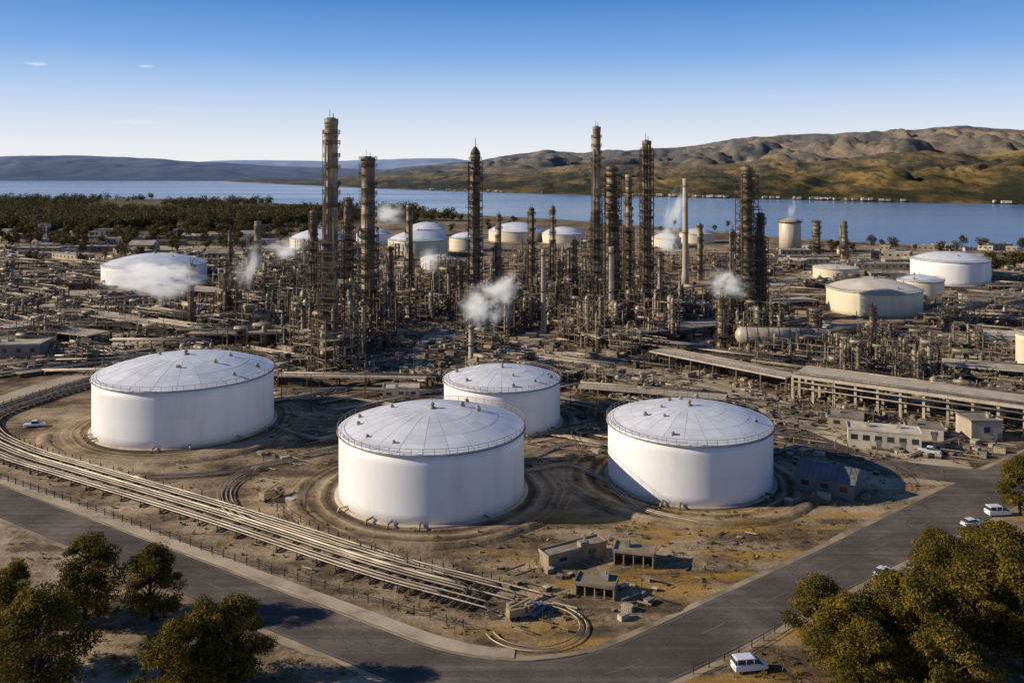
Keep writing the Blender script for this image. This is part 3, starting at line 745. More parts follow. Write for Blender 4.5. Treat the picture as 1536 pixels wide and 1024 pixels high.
tall=[process_proto(14,12,5,5,1.0,'tall rusty process frame'),process_proto(18,12,4,5.5,1.2,'wide dark process frame'),process_proto(10,10,6,5,.9,'narrow tall process frame'),process_proto(16,16,5,4.6,1.3,'bulky brown process frame'),process_proto(12,14,4,6,1.1,'ragged brown process frame')]
mid=[process_proto(18,10,2,4.5,1.1,'two level process frame'),process_proto(24,10,2,4,1.3,'long low process frame',True),process_proto(14,14,3,4.5,1.2,'three level process frame'),process_proto(20,14,3,4,1.4,'tan piped process frame',True)]
low=[process_proto(16,8,1,4,.8,'single level pipe frame',True),process_proto(12,8,1,3.5,.7,'small low pipe frame'),process_proto(24,8,1,4,.9,'long single level frame',True),process_proto(30,9,1,3.4,.9,'broad flat decked frame',True)]
def free(X,Y,r):
    for a,b_,c in RES:
        if (a-X)**2+(b_-Y)**2<(r+c)**2: return False
    return True
def scatter(protos,n,zone,r,rot=(AL,AR,AL,0),sc=(.85,1.2),res=True,tries=30,szs=None):
    x0,x1,y0,y1=zone; cnt=0
    for k in range(n):
        for q in range(tries):
            X,Y=P(R.uniform(x0,x1),R.uniform(y0,y1))
            if on_road(X,Y,r+1): continue
            if free(X,Y,r):
                s=R.uniform(*sc); sz=s*(R.uniform(*szs) if szs else 1)
                R.choice(protos).place(X,Y,R.choice(rot)+R.choice((0,PI))*(1 if len(rot)>1 else 0)+R.uniform(-.03,.03),(s,s,sz))
                if res: RES.append((X,Y,r*s)); 
                cnt+=1;break
    return cnt
for (px,py,pr) in [(497,552,0),(470,500,2),(530,510,4),(560,505,1),(585,490,3),(520,480,1),(895,470,3),(925,490,1),(950,480,0),(975,500,4),(880,488,2),(905,505,1),(1000,488,0),(862,475,2),(1112,505,1),(1135,505,4),(1095,490,2),(700,480,1),(730,482,0),(815,478,2),(795,470,0),(760,478,3),(840,492,2),(640,480,1),(612,462,3),(440,500,1),(1040,485,3),(960,455,2),(1160,492,2),(480,530,3),(515,545,1),(870,500,3),(940,510,1),(335,480,1),(372,478,3),(900,520,4),(850,510,1),(990,512,1),(540,530,4),(570,520,2),(455,520,4),(680,470,4),(720,495,1),(750,500,4),(780,492,1),(930,500,3),(1130,520,1)]:
    X,Y=P(px,py); p=tall[pr]; s=R.uniform(.7,.95); p.place(X+R.uniform(-3,3),Y,R.choice((AL,AR)),(s,s,s*R.uniform(.7,1.0))); RES.append((X,Y,5*s))
for (px,py,pr) in [(1245,568,1),(1282,574,4),(1318,568,3),(1352,576,1),(1388,572,4),(1270,552,3),(1335,552,1),(1375,556,2)]:
    X,Y=P(px,py); p=tall[pr]; s=R.uniform(.52,.62); p.place(X,Y,AL,(s,s,s*R.uniform(.8,1.0))); RES.append((X,Y,5))
scatter(tall,24,(430,1160,415,490),7,sc=(.55,.85),szs=(.6,1))
scatter(mid,54,(380,1120,430,545),8,(AL,AL,0),sc=(.55,.95))
scatter(mid,34,(1080,1460,490,560),8,(AL,AL,0),sc=(.5,.75))
scatter(mid,26,(240,440,420,500),8,(AL,0),sc=(.6,.9))
scatter(mid,14,(0,260,430,540),9,(AL,0),sc=(.5,.75))
scatter(mid+tall,24,(400,1160,372,430),9,(0,AL),sc=(.6,.9),szs=(.6,.9))
scatter(low,56,(0,430,390,545),8,(AL,0,0))
scatter(low,36,(380,1060,480,575),8,(AL,AL,0),sc=(.6,.9))
scatter(low,36,(860,1300,545,640),6,(AL,),sc=(.45,.7))
scatter(low,30,(1120,1536,400,520),8,(AL*.5,0),sc=(.7,1.0))
scatter(low,20,(1380,1536,520,600),7,(AL,),sc=(.5,.8))
# ------------------------------------------------------------------ elevated decks
p0=Vector((*P(1190,602),0)); p1=Vector((*P(1620,668),0)); L=(p1-p0).length; a=math.atan2((p1-p0).y,(p1-p0).x)
root=T('elevated_deck','long elevated concrete deck on columns at the right','elevated deck',(p0.x,p0.y,0),a)
b=MB()
for k in range(12): b.box(L*(k+.5)/12,6,8.0,L/12-.06,15,.8,c=.8)
b.build('slab',M['concrete'],root)
for k in range(13):
    for y in(-.6,6,12.6):
        b=MB(); x=L*k/12; b.box(x,y,3.8,.7,.7,7.6); b.box(x,y,.2,1.5,1.5,.5); b.build('pillar',M['concrete'],root)
b=MB()
for y in(-1.3,13.3):
    for z in(.5,1.0): b.beam((0,y,8.4+z),(L,y,8.4+z),.09)
    for k in range(int(L/2.5)): b.beam((k*2.5,y,8.35),(k*2.5,y,9.4),.1)
b.build('handrail',M['steel'],root)
for k,(y,z,r) in enumerate([(.2,8.65,.2),(1.0,8.6,.16),(12.2,8.6,.2),(-1.8,6.6,.26),(-1.6,4.8,.22)]):
    b=MB(); b.tube((0,y,z),(L,y,z),r,8); b.build('pipe',M['pipe'],root)
def deck2(pa,pb,w,h,label,mt='concrete'):
    p0=Vector((*P(*pa),0)); p1=Vector((*P(*pb),0)); L=(p1-p0).length; a=math.atan2((p1-p0).y,(p1-p0).x); n=max(3,int(L/9))
    root=T('elevated_deck',label,'elevated deck',(p0.x,p0.y,0),a); b=MB()
    for k in range(n): b.box(L*(k+.5)/n,0,h,L/n-.06,w,.5,c=R.uniform(.5,1))
    b.build('slab',M[mt],root)
    for k in range(n+1):
        for y in(-w*.45,w*.45):
            b=MB(); b.box(L*k/n,y,h/2-.15,.5,.5,h-.3); b.build('pillar',M['steel'],root)
    for k in range(2):
        b=MB(); y=w/2-.5-k*.8; b.tube((0,y,h+.5),(L,y,h+.5),R.uniform(.15,.22),7); b.build('pipe',M['pipe'],root)
    b=MB()
    for z in(.6,1.1): b.beam((0,-w/2,h+.2+z),(L,-w/2,h+.2+z),.07)
    for k in range(int(L/3)): b.beam((k*3,-w/2,h+.2),(k*3,-w/2,h+1.3),.08)
    b.build('handrail',M['steel'],root)
    for k in range(int(L/8)+1):
        q=p0.lerp(p1,k*8/L); RES.append((q.x,q.y,w*.5+2))
for k in range(int(L/8)+1):
    q=p0.lerp(p1,k*8/L); RES.append((q.x+3,q.y+5,10))
deck2((885,522),(1080,500),13,5,'wide pale deck behind the service road bend')
deck2((985,545),(1190,588),9,5,'elevated deck left of the long concrete deck')
deck2((1120,470),(1215,462),12,5,'elevated deck in front of the cream tank')
deck2((60,470),(250,500),10,4,'low elevated deck at far left')
deck2((1205,592),(1600,636),7,6,'second parallel deck behind the long concrete deck')
deck2((1415,566),(1600,580),10,5,'third parallel deck farther behind the long concrete deck')
deck2((870,597),(1090,615),6,4,'narrow low deck behind the front right tank')
deck2((420,578),(640,582),4,3.5,'narrow low deck between the front left and middle tanks')
deck2((940,478),(1060,470),14,6,'short broad deck in front of the central cluster')
deck2((20,500),(150,515),12,4,'short low deck above the left warehouse')
deck2((250,440),(400,452),12,4,'low deck right of the far left domed tank')
# ------------------------------------------------------------------ pipe racks
def rack_proto(L,w,h,npipe,lev,desc):
    root=T('pipe_rack',None,None,(0,0,0)); b=MB(); n=int(L/6)
    for i in range(n+1):
        x=-L/2+L*i/n
        for y in(-w/2,w/2): b.beam((x,y,0),(x,y,h),.3)
        for l in range(lev): b.beam((x,-w/2,h-.1-l*1.9),(x,w/2,h-.1-l*1.9),.28)
    for y in(-w/2,w/2): b.beam((-L/2,y,h-.9),(L/2,y,h-.9),.22)
    b.build('support_frame',M['steel'],root)
    for l in range(lev):
        for k in range(npipe):
            if R.random()<.12: continue
            y=-w/2+.5+(w-1)*k/(npipe-1); r=R.choice((.12,.16,.22,.3)); z=h+.05+r-l*1.9
            b=MB(); e1=R.choice((0,0,1));x0=-L/2-R.uniform(0,2);x1=L/2+R.uniform(0,2)
            pts=[(x0,y,z),(x1,y,z)]
            if e1: pts+=[(x1+.3,y,z-.4),(x1+.3,y,0.1)]
            b.path(pts,r,7); b.build('pipe',M['bundle' if R.random()<.35 else 'pipe'],root)
    return Proto(root,desc,'pipe rack','elevated and low pipe racks','pipe rack')
racks=[rack_proto(42,6,5,8,2,'long elevated pipe rack'),rack_proto(30,5,4,7,1,'elevated pipe rack'),rack_proto(36,7,6.5,9,2,'tall pipe rack')]
lowr=[rack_proto(40,5,.8,7,1,'low ground pipe run'),rack_proto(28,3.5,.7,5,1,'short ground pipe run'),rack_proto(54,4,.9,6,1,'long ground pipe run')]
SAVE=RES; RES=[(a,b_,c*.7) for a,b_,c in RES]
scatter(racks,22,(380,1100,470,580),9,(AL,AR,AL),(.7,1.0),res=True)
scatter(racks,16,(860,1300,550,640),7,(AL,),(.5,.75))
scatter(racks,30,(0,430,400,545),6,(AL,AR,0),(.8,1))
scatter(racks,26,(1100,1536,420,570),7,(AL,AR),(.6,1))
scatter(lowr,40,(0,430,420,560),4,(AL,AR,0.1))
scatter(lowr,24,(400,1000,520,600),4,(AL,AR),(.5,.8))
scatter(lowr,26,(860,1450,560,680),4,(AL,AL,AR),(.4,.6))
# ------------------------------------------------------------------ buildings
def building(w,d,h,label=None,roof='flat',wall='wall',rf='roofing',nw=4,doors=1,desc='',loc=(0,0),rz=0,open_front=False,name='building',cat='building',group='low buildings of the refinery'):
    root=T(name,label,cat,(loc[0],loc[1],0),rz,group)
    b=MB()
    if open_front:
        t=.2
        b.box(0,d/2-t/2,h/2,w,t,h);b.box(-w/2+t/2,-t/2,h/2,t,d-t,h);b.box(w/2-t/2,-t/2,h/2,t,d-t,h)
        for k in range(1,4): b.box(-w/2+w*k/4,-d/2+.2,h/2,.2,.2,h)
    else: b.box(0,0,h/2,w,d,h,c=.5)
    b.build('wall',M[wall],root)
    b=MB()
    if roof=='gable':
        e=.4;rh=d*.28
        vs=[(-w/2-e,-d/2-e,h-.02),(w/2+e,-d/2-e,h-.02),(w/2+e,d/2+e,h-.02),(-w/2-e,d/2+e,h-.02),(-w/2-e,0,h+rh),(w/2+e,0,h+rh)]
        b.add(vs,[(0,3,2,1),(0,1,5,4),(2,3,4,5),(0,4,3),(1,2,5)],False,.5)
        for k in range(int(w/1.2)):
            x=-w/2+1.2*k
            b.beam((x,-d/2-e,h+.04),(x,0,h+rh+.04),.08,c=.2);b.beam((x,d/2+e,h+.04),(x,0,h+rh+.04),.08,c=.2)
    else:
        b.box(0,0,h+.12,w+.3,d+.3,.24,c=.5)
        for x,y,sx,sy in((0,-d/2-.1,w+.3,.2),(0,d/2+.1,w+.3,.2),(-w/2-.1,0,.2,d-.01),(w/2+.1,0,.2,d-.01)): b.box(x,y,h+.4,sx,sy,.34,c=.4)
    ro=b.build('roof',M[rf],root)
    if roof=='flat' and w>5:
        for k in range(max(1,int(w/7))):
            b=MB(); x,y=R.uniform(-w,w)*.35,R.uniform(-d,d)*.3
            b.box(x,y,h+.7,R.uniform(.8,2),R.uniform(.8,1.6),.95); b.tube((x+.3,y,h+1.1),(x+.3,y,h+1.7),.15,6); b.build('roof_unit',M['rail'],root)
    if not open_front:
        for k in range(nw):
            x=-w/2+w*(k+.5)/nw; ww=min(1.6,w/nw*.6)
            for s in(-1,1):
                b=MB(); b.box(x,s*(d/2+.015),h*.6,ww,.06,h*.3); o=b.build('window',M['glass'],root)
                b=MB(); b.box(x,s*(d/2+.05),h*.45-.05,ww+.2,.12,.1)
                f=b.build('sill',M['rail'],o)
        for k in range(doors):
            x=-w/2+w*(k+1)/(doors+1)+w/nw*.5 if nw else -w/2+w*(k+.5)/doors
            b=MB(); b.box(min(x,w/2-.8),-d/2-.03,min(1.1,h*.42),1.1,.08,min(2.1,h*.82)); b.build('door',M['door'],root)
    return root
def B(px,py,*a,**k):
    X,Y=P(px,py); k['loc']=(X,Y); o=building(*a,**k); RES.append((X,Y,max(a[0],a[1])*.5+1)); SAVE.append((X,Y,max(a[0],a[1])*.5+1)); return o
B(1325,668,17,6,4.2,label='pale low building with dark bays right of front right tank',wall='wallwhite',nw=6,doors=2,rz=AL*.55)
B(1385,655,9,5,3,label='small pale outbuilding behind the building with dark bays',wall='wallwhite',nw=2,rz=AL*.55)
B(1243,735,12,8,3.6,label='dark gabled shed at the right tank shadow edge',roof='gable',wall='darkroof',rf='darkroof',nw=3,rz=AL)
B(1268,640,9,6,3.2,label='tan box building below the elevated deck',nw=2,rz=AL*.6)
B(860,838,12.5,3.0,2.1,label='long tan container cabin at the lower middle',wall='crate',rf='crate',nw=2,rz=AR*.8)
B(952,843,7,4,2.3,label='open fronted shed with flat roof right of the long cabin',wall='crate',rf='crate',open_front=True,rz=AL*.45)
B(895,889,6.5,4,1.9,label='low open shed nearest the road corner',wall='crate',rf='crate',open_front=True,rz=AL*.5)
B(602,594,11,6,2.8,label='small tan building between the two left tanks',wall='wallwhite',nw=3,rz=.1)
B(28,533,20,12,5,label='grey blue warehouse at the left picture edge',wall='door',nw=4,rz=.1)
B(1497,458,34,14,5,label='long white warehouse at the right below far right tank',wall='wallwhite',nw=7,rz=AL*.3)
B(1505,522,20,10,5.5,label='tan two door building at the right picture edge',nw=4,doors=2,rz=AL*.4)
B(165,357,26,14,9,label='pale tall building among trees at far left',wall='wallwhite',nw=5)
B(67,356,9,9,14,label='small pale tower building at far left treeline',wall='wallwhite',nw=2)
B(1468,655,8,8,5,label='brown concrete block under the deck end',wall='concrete',nw=1)
bp=[building(16,9,4,nw=4),building(10,7,3.4,nw=3,wall='wallwhite'),building(24,12,5,nw=5),building(8,5,2.8,nw=2,wall='crate'),building(18,10,5,roof='gable',rf='roofing',nw=4,wall='wall'),building(12,8,4,roof='gable',rf='darkroof',nw=3),building(44,12,4.5,nw=8,wall='wall')]
ds=['flat roofed tan building','small off white building','wide tan warehouse','tiny weathered hut','pale gabled shed','dark roofed shed','very long low roofed building']
bpr=[Proto(o,d_,'building','low buildings of the refinery','building') for o,d_ in zip(bp,ds)]
RES=[(a,b_,c*.85) for a,b_,c in SAVE]
scatter([bpr[6]],18,(0,430,352,480),14,(0,.1,AL),(.7,1.0))
scatter([bpr[6]],12,(1100,1536,385,500),12,(0,AL*.5),(.6,.9))
scatter([bpr[0],bpr[1],bpr[2],bpr[4],bpr[5]],50,(0,560,340,400),8,(0,.1,-.1),(.8,1.3))
scatter([bpr[0],bpr[3],bpr[5]],10,(0,420,410,560),7,(AL,.1),(.7,.9))
scatter([bpr[0],bpr[1],bpr[3],bpr[2]],26,(1120,1536,372,420),8,(AL,0))
scatter([bpr[3],bpr[0]],8,(1050,1536,460,640),5,(AL,),(.5,.8))
scatter([bpr[3],bpr[5],bpr[0]],12,(400,1150,380,480),6,(AL,AR),(.7,1.0))
def house_proto():
    root=T('house',None,None,(0,0,0)); b=MB(); b.box(0,0,3,16,10,6); b.build('wall',M['wallwhite'],root)
    b=MB(); b.add([(-9,-6,6),(9,-6,6),(9,6,6),(-9,6,6),(-9,0,10),(9,0,10)],[(0,3,2,1),(0,1,5,4),(2,3,4,5),(0,4,3),(1,2,5)]); b.build('roof',M['roofing'],root)
    return Proto(root,'tiny white house on the far shore','house','houses along the far shore','house')
hp=house_proto(); R.seed(4)
for k in range(70):
    px=R.choice((R.gauss(1230,70),R.gauss(1020,40),R.uniform(880,1530),R.gauss(700,50))); 
    Ys=H*F/(lerp(SH,px)-HY); Y=Ys+R.uniform(0,12); X=(px-768)*Y/F
    hp.place(X,Y,R.uniform(-.4,.4),(R.uniform(.3,.8),.5,R.uniform(.3,.6)),z=1)
X,Y=P(1175,533); root=T('horizontal_drum','long tan horizontal drum on saddles at the right','drum',(X,Y,0),AL*.25)
s=F/Y;L=125/s;r=13/s
b=MB(); pp=[(-L/2-r*.6,0,r+4),(-L/2-r*.35,0,r+4),(-L/2,0,r+4)]+[(-L/2+L*k/8,0,r+4) for k in range(1,9)]+[(L/2+r*.35,0,r+4),(L/2+r*.6,0,r+4)]
b.path(pp,[r*.3,r*.75]+[r]*9+[r*.75,r*.3],24); b.build('shell',M['drum'],root)
for k in range(6):
    q=MB(); q.box(-L/2+L*(k+.5)/6,0,2.3,.8,r*1.6,4.6); q.build('saddle',M['concrete'],root)
b=MB()
for k in range(8):
    q=-L/2+L*(k+.5)/8; b.path([(q,r*1.02*math.cos(j*PI/8),r+4+r*1.02*math.sin(j*PI/8)) for j in range(17)],.12,4,False)
b.beam((-L/2,0,2*r+4.2),(L/2,0,2*r+4.2),1.0,.15); b.beam((-L/2,-.6,2*r+5.3),(L/2,-.6,2*r+5.3),.1)
b.build('walkway',M['steel'],root)
# ------------------------------------------------------------------ vehicles
def rbox(b,stations,c=.5):
    vs=[]
    for x,hw,z0,z1 in stations:
        e=min(.12,(z1-z0)*.3)
        vs+=[(x,-hw+e,z0),(x,hw-e,z0),(x,hw,z0+e),(x,hw,z1-e),(x,hw-e,z1),(x,-hw+e,z1),(x,-hw,z1-e),(x,-hw,z0+e)]
    n=len(stations); fs=[(i*8+k,i*8+(k+1)%8,(i+1)*8+(k+1)%8,(i+1)*8+k) for i in range(n-1) for k in range(8)]
    fs+=[tuple(range(7,-1,-1)),tuple((n-1)*8+k for k in range(8))]
    b.add(vs,fs,False,c)
def vehicle(kind,paint,desc):
    name={'car':'parked_car','van':'parked_van','pickup':'pickup_truck'}[kind]
    root=T(name,None,None,(0,0,0)); b=MB()
    if kind=='car':
        rbox(b,[(-2.25,.75,.45,.8),(-2.1,.86,.3,.92),(-.9,.9,.28,.98),(.9,.9,.28,.95),(1.9,.86,.3,.8),(2.25,.72,.42,.65)])
        cab=[(-1.75,.7,.9,.98),(-1.2,.68,.9,1.42),(.25,.68,.9,1.45),(1.0,.74,.88,.98)]; rf=[(-1.2,.66,1.38,1.47),(.2,.66,1.4,1.5)]
    elif kind=='van':
        rbox(b,[(-2.45,.88,.4,1.1),(-2.35,.97,.3,1.25),(1.2,.97,.3,1.2),(2.1,.94,.32,1.0),(2.4,.86,.38,.88),(2.5,.75,.45,.75)])
        cab=[(-2.35,.88,1.15,1.8),(-2.1,.84,1.15,1.92),(.6,.84,1.15,1.92),(1.1,.86,1.1,1.65),(1.75,.88,1.0,1.1)]; rf=[(-2.25,.78,1.78,1.95),(-2.0,.82,1.84,2.02),(.4,.82,1.84,2.02),(.75,.78,1.8,1.9)]
    else:
        rbox(b,[(-2.6,.85,.5,1.0),(-2.5,.93,.4,1.05),(-.6,.95,.4,1.05),(1.4,.95,.4,1.08),(2.3,.92,.42,1.0),(2.55,.8,.5,.85)])
        cab=[(-.7,.8,1.0,1.7),(-.6,.8,1.0,1.74),(.6,.8,1.0,1.75),(1.3,.84,1.0,1.1)]; rf=[(-.65,.79,1.7,1.82),(.6,.79,1.7,1.82)]
    body=b.build('body',M[paint],root)
    b=MB(); rbox(b,cab); b.build('window',M['glass'],root)
    b=MB(); rbox(b,rf); b.build('roof',M[paint],root)
    if kind=='van':
        for x in(-2.1,-.8,.35): 
            for s in(-1,1):
                b=MB(); b.box(x,s*.87,1.5,.12,.05,.72,c=.5); b.build('window_pillar',M[paint],root)
    for x in(-1.45,1.45):
        for s in(-1,1):
            w=MB(); w.tube((x,s*.72,.34),(x,s*.95,.34),.34,14); wo=w.build('wheel',M['tyre'],root)
            w=MB(); w.tube((x,s*.94,.34),(x,s*.965,.34),.18,10); w.build('rim',M['rail'],wo)
    fx={'car':2.2,'van':2.45,'pickup':2.5}[kind]
    for s in(-1,1):
        b=MB(); b.box(fx-.03,s*.6,.66,.16,.3,.15); b.build('headlight',M['lamp'],root)
        b=MB(); b.box(-fx+.02,s*.65,.8,.14,.24,.18); b.build('tail_light',M['redlamp'],root)
    return Proto(root,desc,{'car':'car','van':'van','pickup':'pickup truck'}[kind],'vehicles parked round the refinery',kind)
van=vehicle('van','carwhite','white van');car=vehicle('car','carwhite','white car');pk=vehicle('pickup','carwhite','white pickup');blue=vehicle('car','carblue','blue grey car')
def V(pr,px,py,rz,label): X,Y=P(px,py); pr.place(X,Y,rz,1,label=label)
V(van,1124,1004,.15,'white van at the bottom, nearest vehicle to the viewer')
V(van,1497,772,.1,'white van parked behind the right hand trees')
V(car,1458,788,.3,'white car just left of the van behind the right trees')
V(car,1325,862,.7,'white car parked above the lower right tree cluster')
V(pk,52,640,.3,'white pickup beside the pipelines at far left')
V(blue,806,918,1.0,'blue grey car inside the small roundabout yard')
V(pk,1395,680,AL,'white pickup right of the pale outbuilding')
RES=[(a,b_,c*.6) for a,b_,c in SAVE]
scatter([van,car,pk,blue],16,(0,400,430,530),2,(AL,AR),(1,1))
scatter([van,car,pk,blue],12,(1100,1536,440,560),2,(AL,AR),(1,1))
def machine(px,py,rz,label,sc=.8):
    X,Y=P(px,py); root=T('machine_truck',label,'work truck',(X,Y,0),rz); root.scale=(sc,sc,sc)
    b=MB(); b.box(0,0,.9,7,2.3,.4); b.box(-1.4,0,1.8,3.8,2.2,1.4); b.build('chassis',M['cartan'],root)
    b=MB(); rbox(b,[(1.3,1.05,1.1,2.7),(2.6,1.05,1.1,2.8),(3.4,1.0,1.1,1.9)]); b.build('cab',M['cartan'],root)
    b=MB(); b.box(2.1,0,2.2,.8,2.18,.5); b.build('window',M['glass'],root)
    b=MB(); b.beam((-2.6,0,2.5),(2.2,.3,3.6),.4); b.beam((-2.6,0,1),(-2.6,0,2.6),.6); b.build('boom',M['cartan'],root)
    for x in(-2.6,-1.3,2.3):
        for s in(-1,1):
            w=MB(); w.tube((x,s*.85,.5),(x,s*1.2,.5),.5,14); w.build('wheel',M['tyre'],root)
machine(408,748,.9,'dusty yellow crane truck left of the nearest tank')
machine(782,925,.4,'dusty yellow crane truck in the small roundabout yard',.7)
X,Y=P(803,940)
for k,(r,lb) in enumerate([(7.2,'outer curved pipe ring round the small yard'),(6.2,'inner curved pipe ring round the small yard')]):
    b=MB(); b.path([(r*1.1*math.cos(q*PI/24-2.8),r*math.sin(q*PI/24-2.8),.3+.1*k) for q in range(38)],.09,6); o=b.build('pipeline',M['bundle'],None,(X,Y,0)); tag(o,lb,'pipeline')
def crate_proto(w,d,h,mt,desc):
    root=T('crate',None,None,(0,0,0)); b=MB(); b.box(0,0,h/2,w,d,h,c=.5)
    for k in range(int(w/.6)): b.box(-w/2+.3+k*.6,-d/2-.03,h/2,.12,.06,h*.9,c=.2);b.box(-w/2+.3+k*.6,d/2+.03,h/2,.12,.06,h*.9,c=.2)
    b.build('box_body',M[mt],root); b=MB(); b.box(0,0,h+.04,w+.12,d+.12,.09); b.build('lid',M['roofing'],root)
    return Proto(root,desc,'crate','crates and skips in the front yard','crate')
cr=[crate_proto(2.4,1.6,1.2,'crate','small tan crate'),crate_proto(3,1.6,1.4,'wall','pale equipment box'),crate_proto(1.6,1.2,.9,'steel','rusty crate')]
scatter(cr,16,(760,1000,850,930),1.2,(AL,AR),(.4,.8))
scatter(cr,14,(1180,1320,670,760),1.2,(AL,AR),(.5,.9))
scatter(cr,12,(400,900,560,700),1.2,(AL,AR),(.5,.9))
scatter(cr,20,(1150,1500,630,700),1.2,(AL,AR),(.6,1))
scatter(cr,6,(380,470,680,760),1.2,(AL,AR),(.5,.9))
b=MB()
RES2=[(x,y,r+1.5) for x,y,r,h in TK]
for i,(px,py,w,d,a) in enumerate(PADS):
    X,Y=P(px,py); RES2.append((X,Y,d*.5))
def clutter(n,zone,smin,smax,hm,rods=.3):
    for k in range(n):
        X,Y=P(R.uniform(zone[0],zone[1]),R.uniform(zone[2],zone[3]))
        if on_road(X,Y,2.5) or any((X-a)**2+(Y-b_)**2<c*c for a,b_,c in RES2): continue
        s=R.uniform(smin,smax); r_=R.random(); c=R.random()**1.8
        if r_<.4: b.box(X,Y,s*hm*.5,s*R.uniform(.5,2.4),s*R.uniform(.5,1.3),s*hm*R.uniform(.4,.9),R.choice((AL,AR,0)),c=c)
        elif r_<.5+rods:
            a=R.choice((AL,AR,AL+.1)); L=s*R.uniform(2,8); z=R.uniform(.2,.9); b.tube((X,Y,z),(X+L*math.cos(a),Y+L*math.sin(a),z),R.uniform(.06,.2),5,caps=False,c=c)
        else: b.beam((X,Y,0),(X,Y,s*hm*R.uniform(1,2.2)),.12*s+.06,c=c)
clutter(2600,(0,430,350,560),.7,2.4,.9)
clutter(3400,(400,1150,370,570),.7,2.4,1.1)
clutter(2500,(1100,1536,372,640),.7,2.2,.8)
clutter(1200,(850,1500,560,690),.4,1.4,.8)
clutter(700,(400,900,555,700),.3,1.1,.7,.25)
clutter(380,(700,1150,800,950),.15,.6,.7,.08)
clutter(250,(0,500,690,860),.15,.5,.5,.08)
clutter(150,(1100,1536,850,1024),.2,.6,.6,.1)
tag(b.build('yard_clutter',M['clutter']),'scattered pipes, valves and small scrap all over the yards','yard clutter',kind='stuff')
root=T('light_pole',None,None,(0,0,0)); b=MB(); b.tube((0,0,0),(0,0,11),.14,8,.09); b.build('pole',M['steel'],root)
b=MB(); b.beam((0,0,10.8),(1.8,0,11.1),.1); b.build('arm',M['steel'],root); b=MB(); b.box(1.9,0,11.05,.8,.3,.16); b.build('lamp_head',M['rail'],root)
lp=Proto(root,'thin light pole','light pole','thin light poles in the yards','pole')
scatter([lp],34,(300,1500,470,640),1,(AL,AR),(.7,1)); scatter([lp],22,(0,420,400,540),1,(AL,AR),(.8,1.1))
# ------------------------------------------------------------------ trees
def leafcloud(b,cx,cy,cz,rx,ry,rz_,n,size,cbase):
    for k in range(n):
        u=R.uniform(-1,1);t=R.uniform(0,2*PI);q=math.sqrt(1-u*u); rad=R.uniform(.5,1.1)
        nx,ny,nz=q*math.cos(t),q*math.sin(t),u
        p=Vector((cx+nx*rx*rad,cy+ny*ry*rad,cz+nz*rz_*rad))
        nv=Vector((nx+R.uniform(-.8,.8),ny+R.uniform(-.8,.8),nz+R.uniform(-.5,1.0))).normalized()
        a=nv.orthogonal().normalized(); c2=nv.cross(a); th=R.uniform(0,6.28); a2=a*math.cos(th)+c2*math.sin(th); b2_=nv.cross(a2)
        s=size*R.uniform(.6,1.3)
        b.add([tuple(p-a2*s*.5),tuple(p+b2_*s*.28),tuple(p+a2*s*.6),tuple(p-b2_*s*.3)],[(0,1,2,3)],False,max(0,min(1,cbase+R.uniform(-.25,.25)+.15*u)))
def tree_proto(h,w,seed,desc,kind):
    root=T('tree',None,None,(0,0,0)); R.seed(seed)
    tb=MB(); lean=Vector((R.uniform(-.5,.5),R.uniform(-.5,.5),0))
    tb.path([(0,0,-.1),tuple(lean*.3+Vector((0,0,h*.25))),tuple(lean+Vector((0,0,h*.55))),tuple(lean*1.4+Vector((0,0,h*.88)))],[.34,.27,.17,.05],8)
    lb=MB(); nb=52
    for k in range(nb):
        f=k/nb
        zz=h*(.16+.80*f)+R.uniform(-.5,.5)
        prof=(math.sin(PI*min(1,.25+.75*f)))**.7 if kind=='round' else (1-.75*f)**.9
        rr=w*.5*prof*R.uniform(.4,1.08); a=R.uniform(0,6.28)+k*2.4
        c=Vector((rr*math.cos(a),rr*math.sin(a),zz))+lean*f
        tb.path([tuple(lean*f*.7+Vector((0,0,max(h*.15,zz-rr*.5-.4)))),tuple(c*.6+Vector((0,0,zz*.38))),tuple(c)],[.11,.07,.02],5)
        sz=w*R.uniform(.09,.155)
        leafcloud(lb,c.x,c.y,c.z,sz*1.2,sz*1.2,sz*.7,330,.32,R.uniform(.1,.75))
    tb.build('trunk',M['bark'],root); lb.build('crown',M['leaf'],root)
    return Proto(root,desc,'tree','large trees in the foreground','tree')
tp=[tree_proto(12,9.5,1,'a','round'),tree_proto(12.5,9,2,'a','round'),tree_proto(11,10.5,3,'a','round'),tree_proto(13,9,4,'a','cone')]
R.seed(77)
def TR(i,px,py,s,label,rz=None): X,Y=P(px,py); tp[i].place(X,Y,R.uniform(0,6.28),s,label=label)
TR(0,127,930,1.12,'rounded dark tree at left standing against the road')
TR(1,228,930,.95,'smaller tree just right of the rounded left tree')
TR(3,18,935,.75,'small tree at the left picture edge above others')
TR(2,55,1040,1.25,'broad tree in the bottom left corner')
TR(1,-10,1015,1.1,'tree cut by the left edge near the bottom')
TR(2,262,1060,1.0,'leafy tree at the bottom left of centre')
TR(0,350,1020,1.0,'tree at bottom, closest to the left road')
TR(3,305,1050,.95,'narrow tree between the two bottom left of centre trees')
TR(1,1228,985,.95,'leftmost tree of the lower right cluster')
TR(2,1275,1020,1.05,'broad tree second in the lower right cluster')
TR(0,1335,990,1.1,'tall rounded tree in the middle of lower right cluster')
TR(3,1390,1030,1.15,'pointed tree at the bottom of lower right cluster')
TR(1,1420,935,1.1,'tree behind the pointed one in lower right cluster')
TR(2,1465,985,1.3,'wide tree filling the lower right cluster')
TR(0,1508,915,1.2,'tree near the right edge below the parked vans')
TR(3,1540,1010,1.35,'tall tree in the bottom right corner')
TR(1,1405,880,.8,'small tree at the top of lower right cluster')
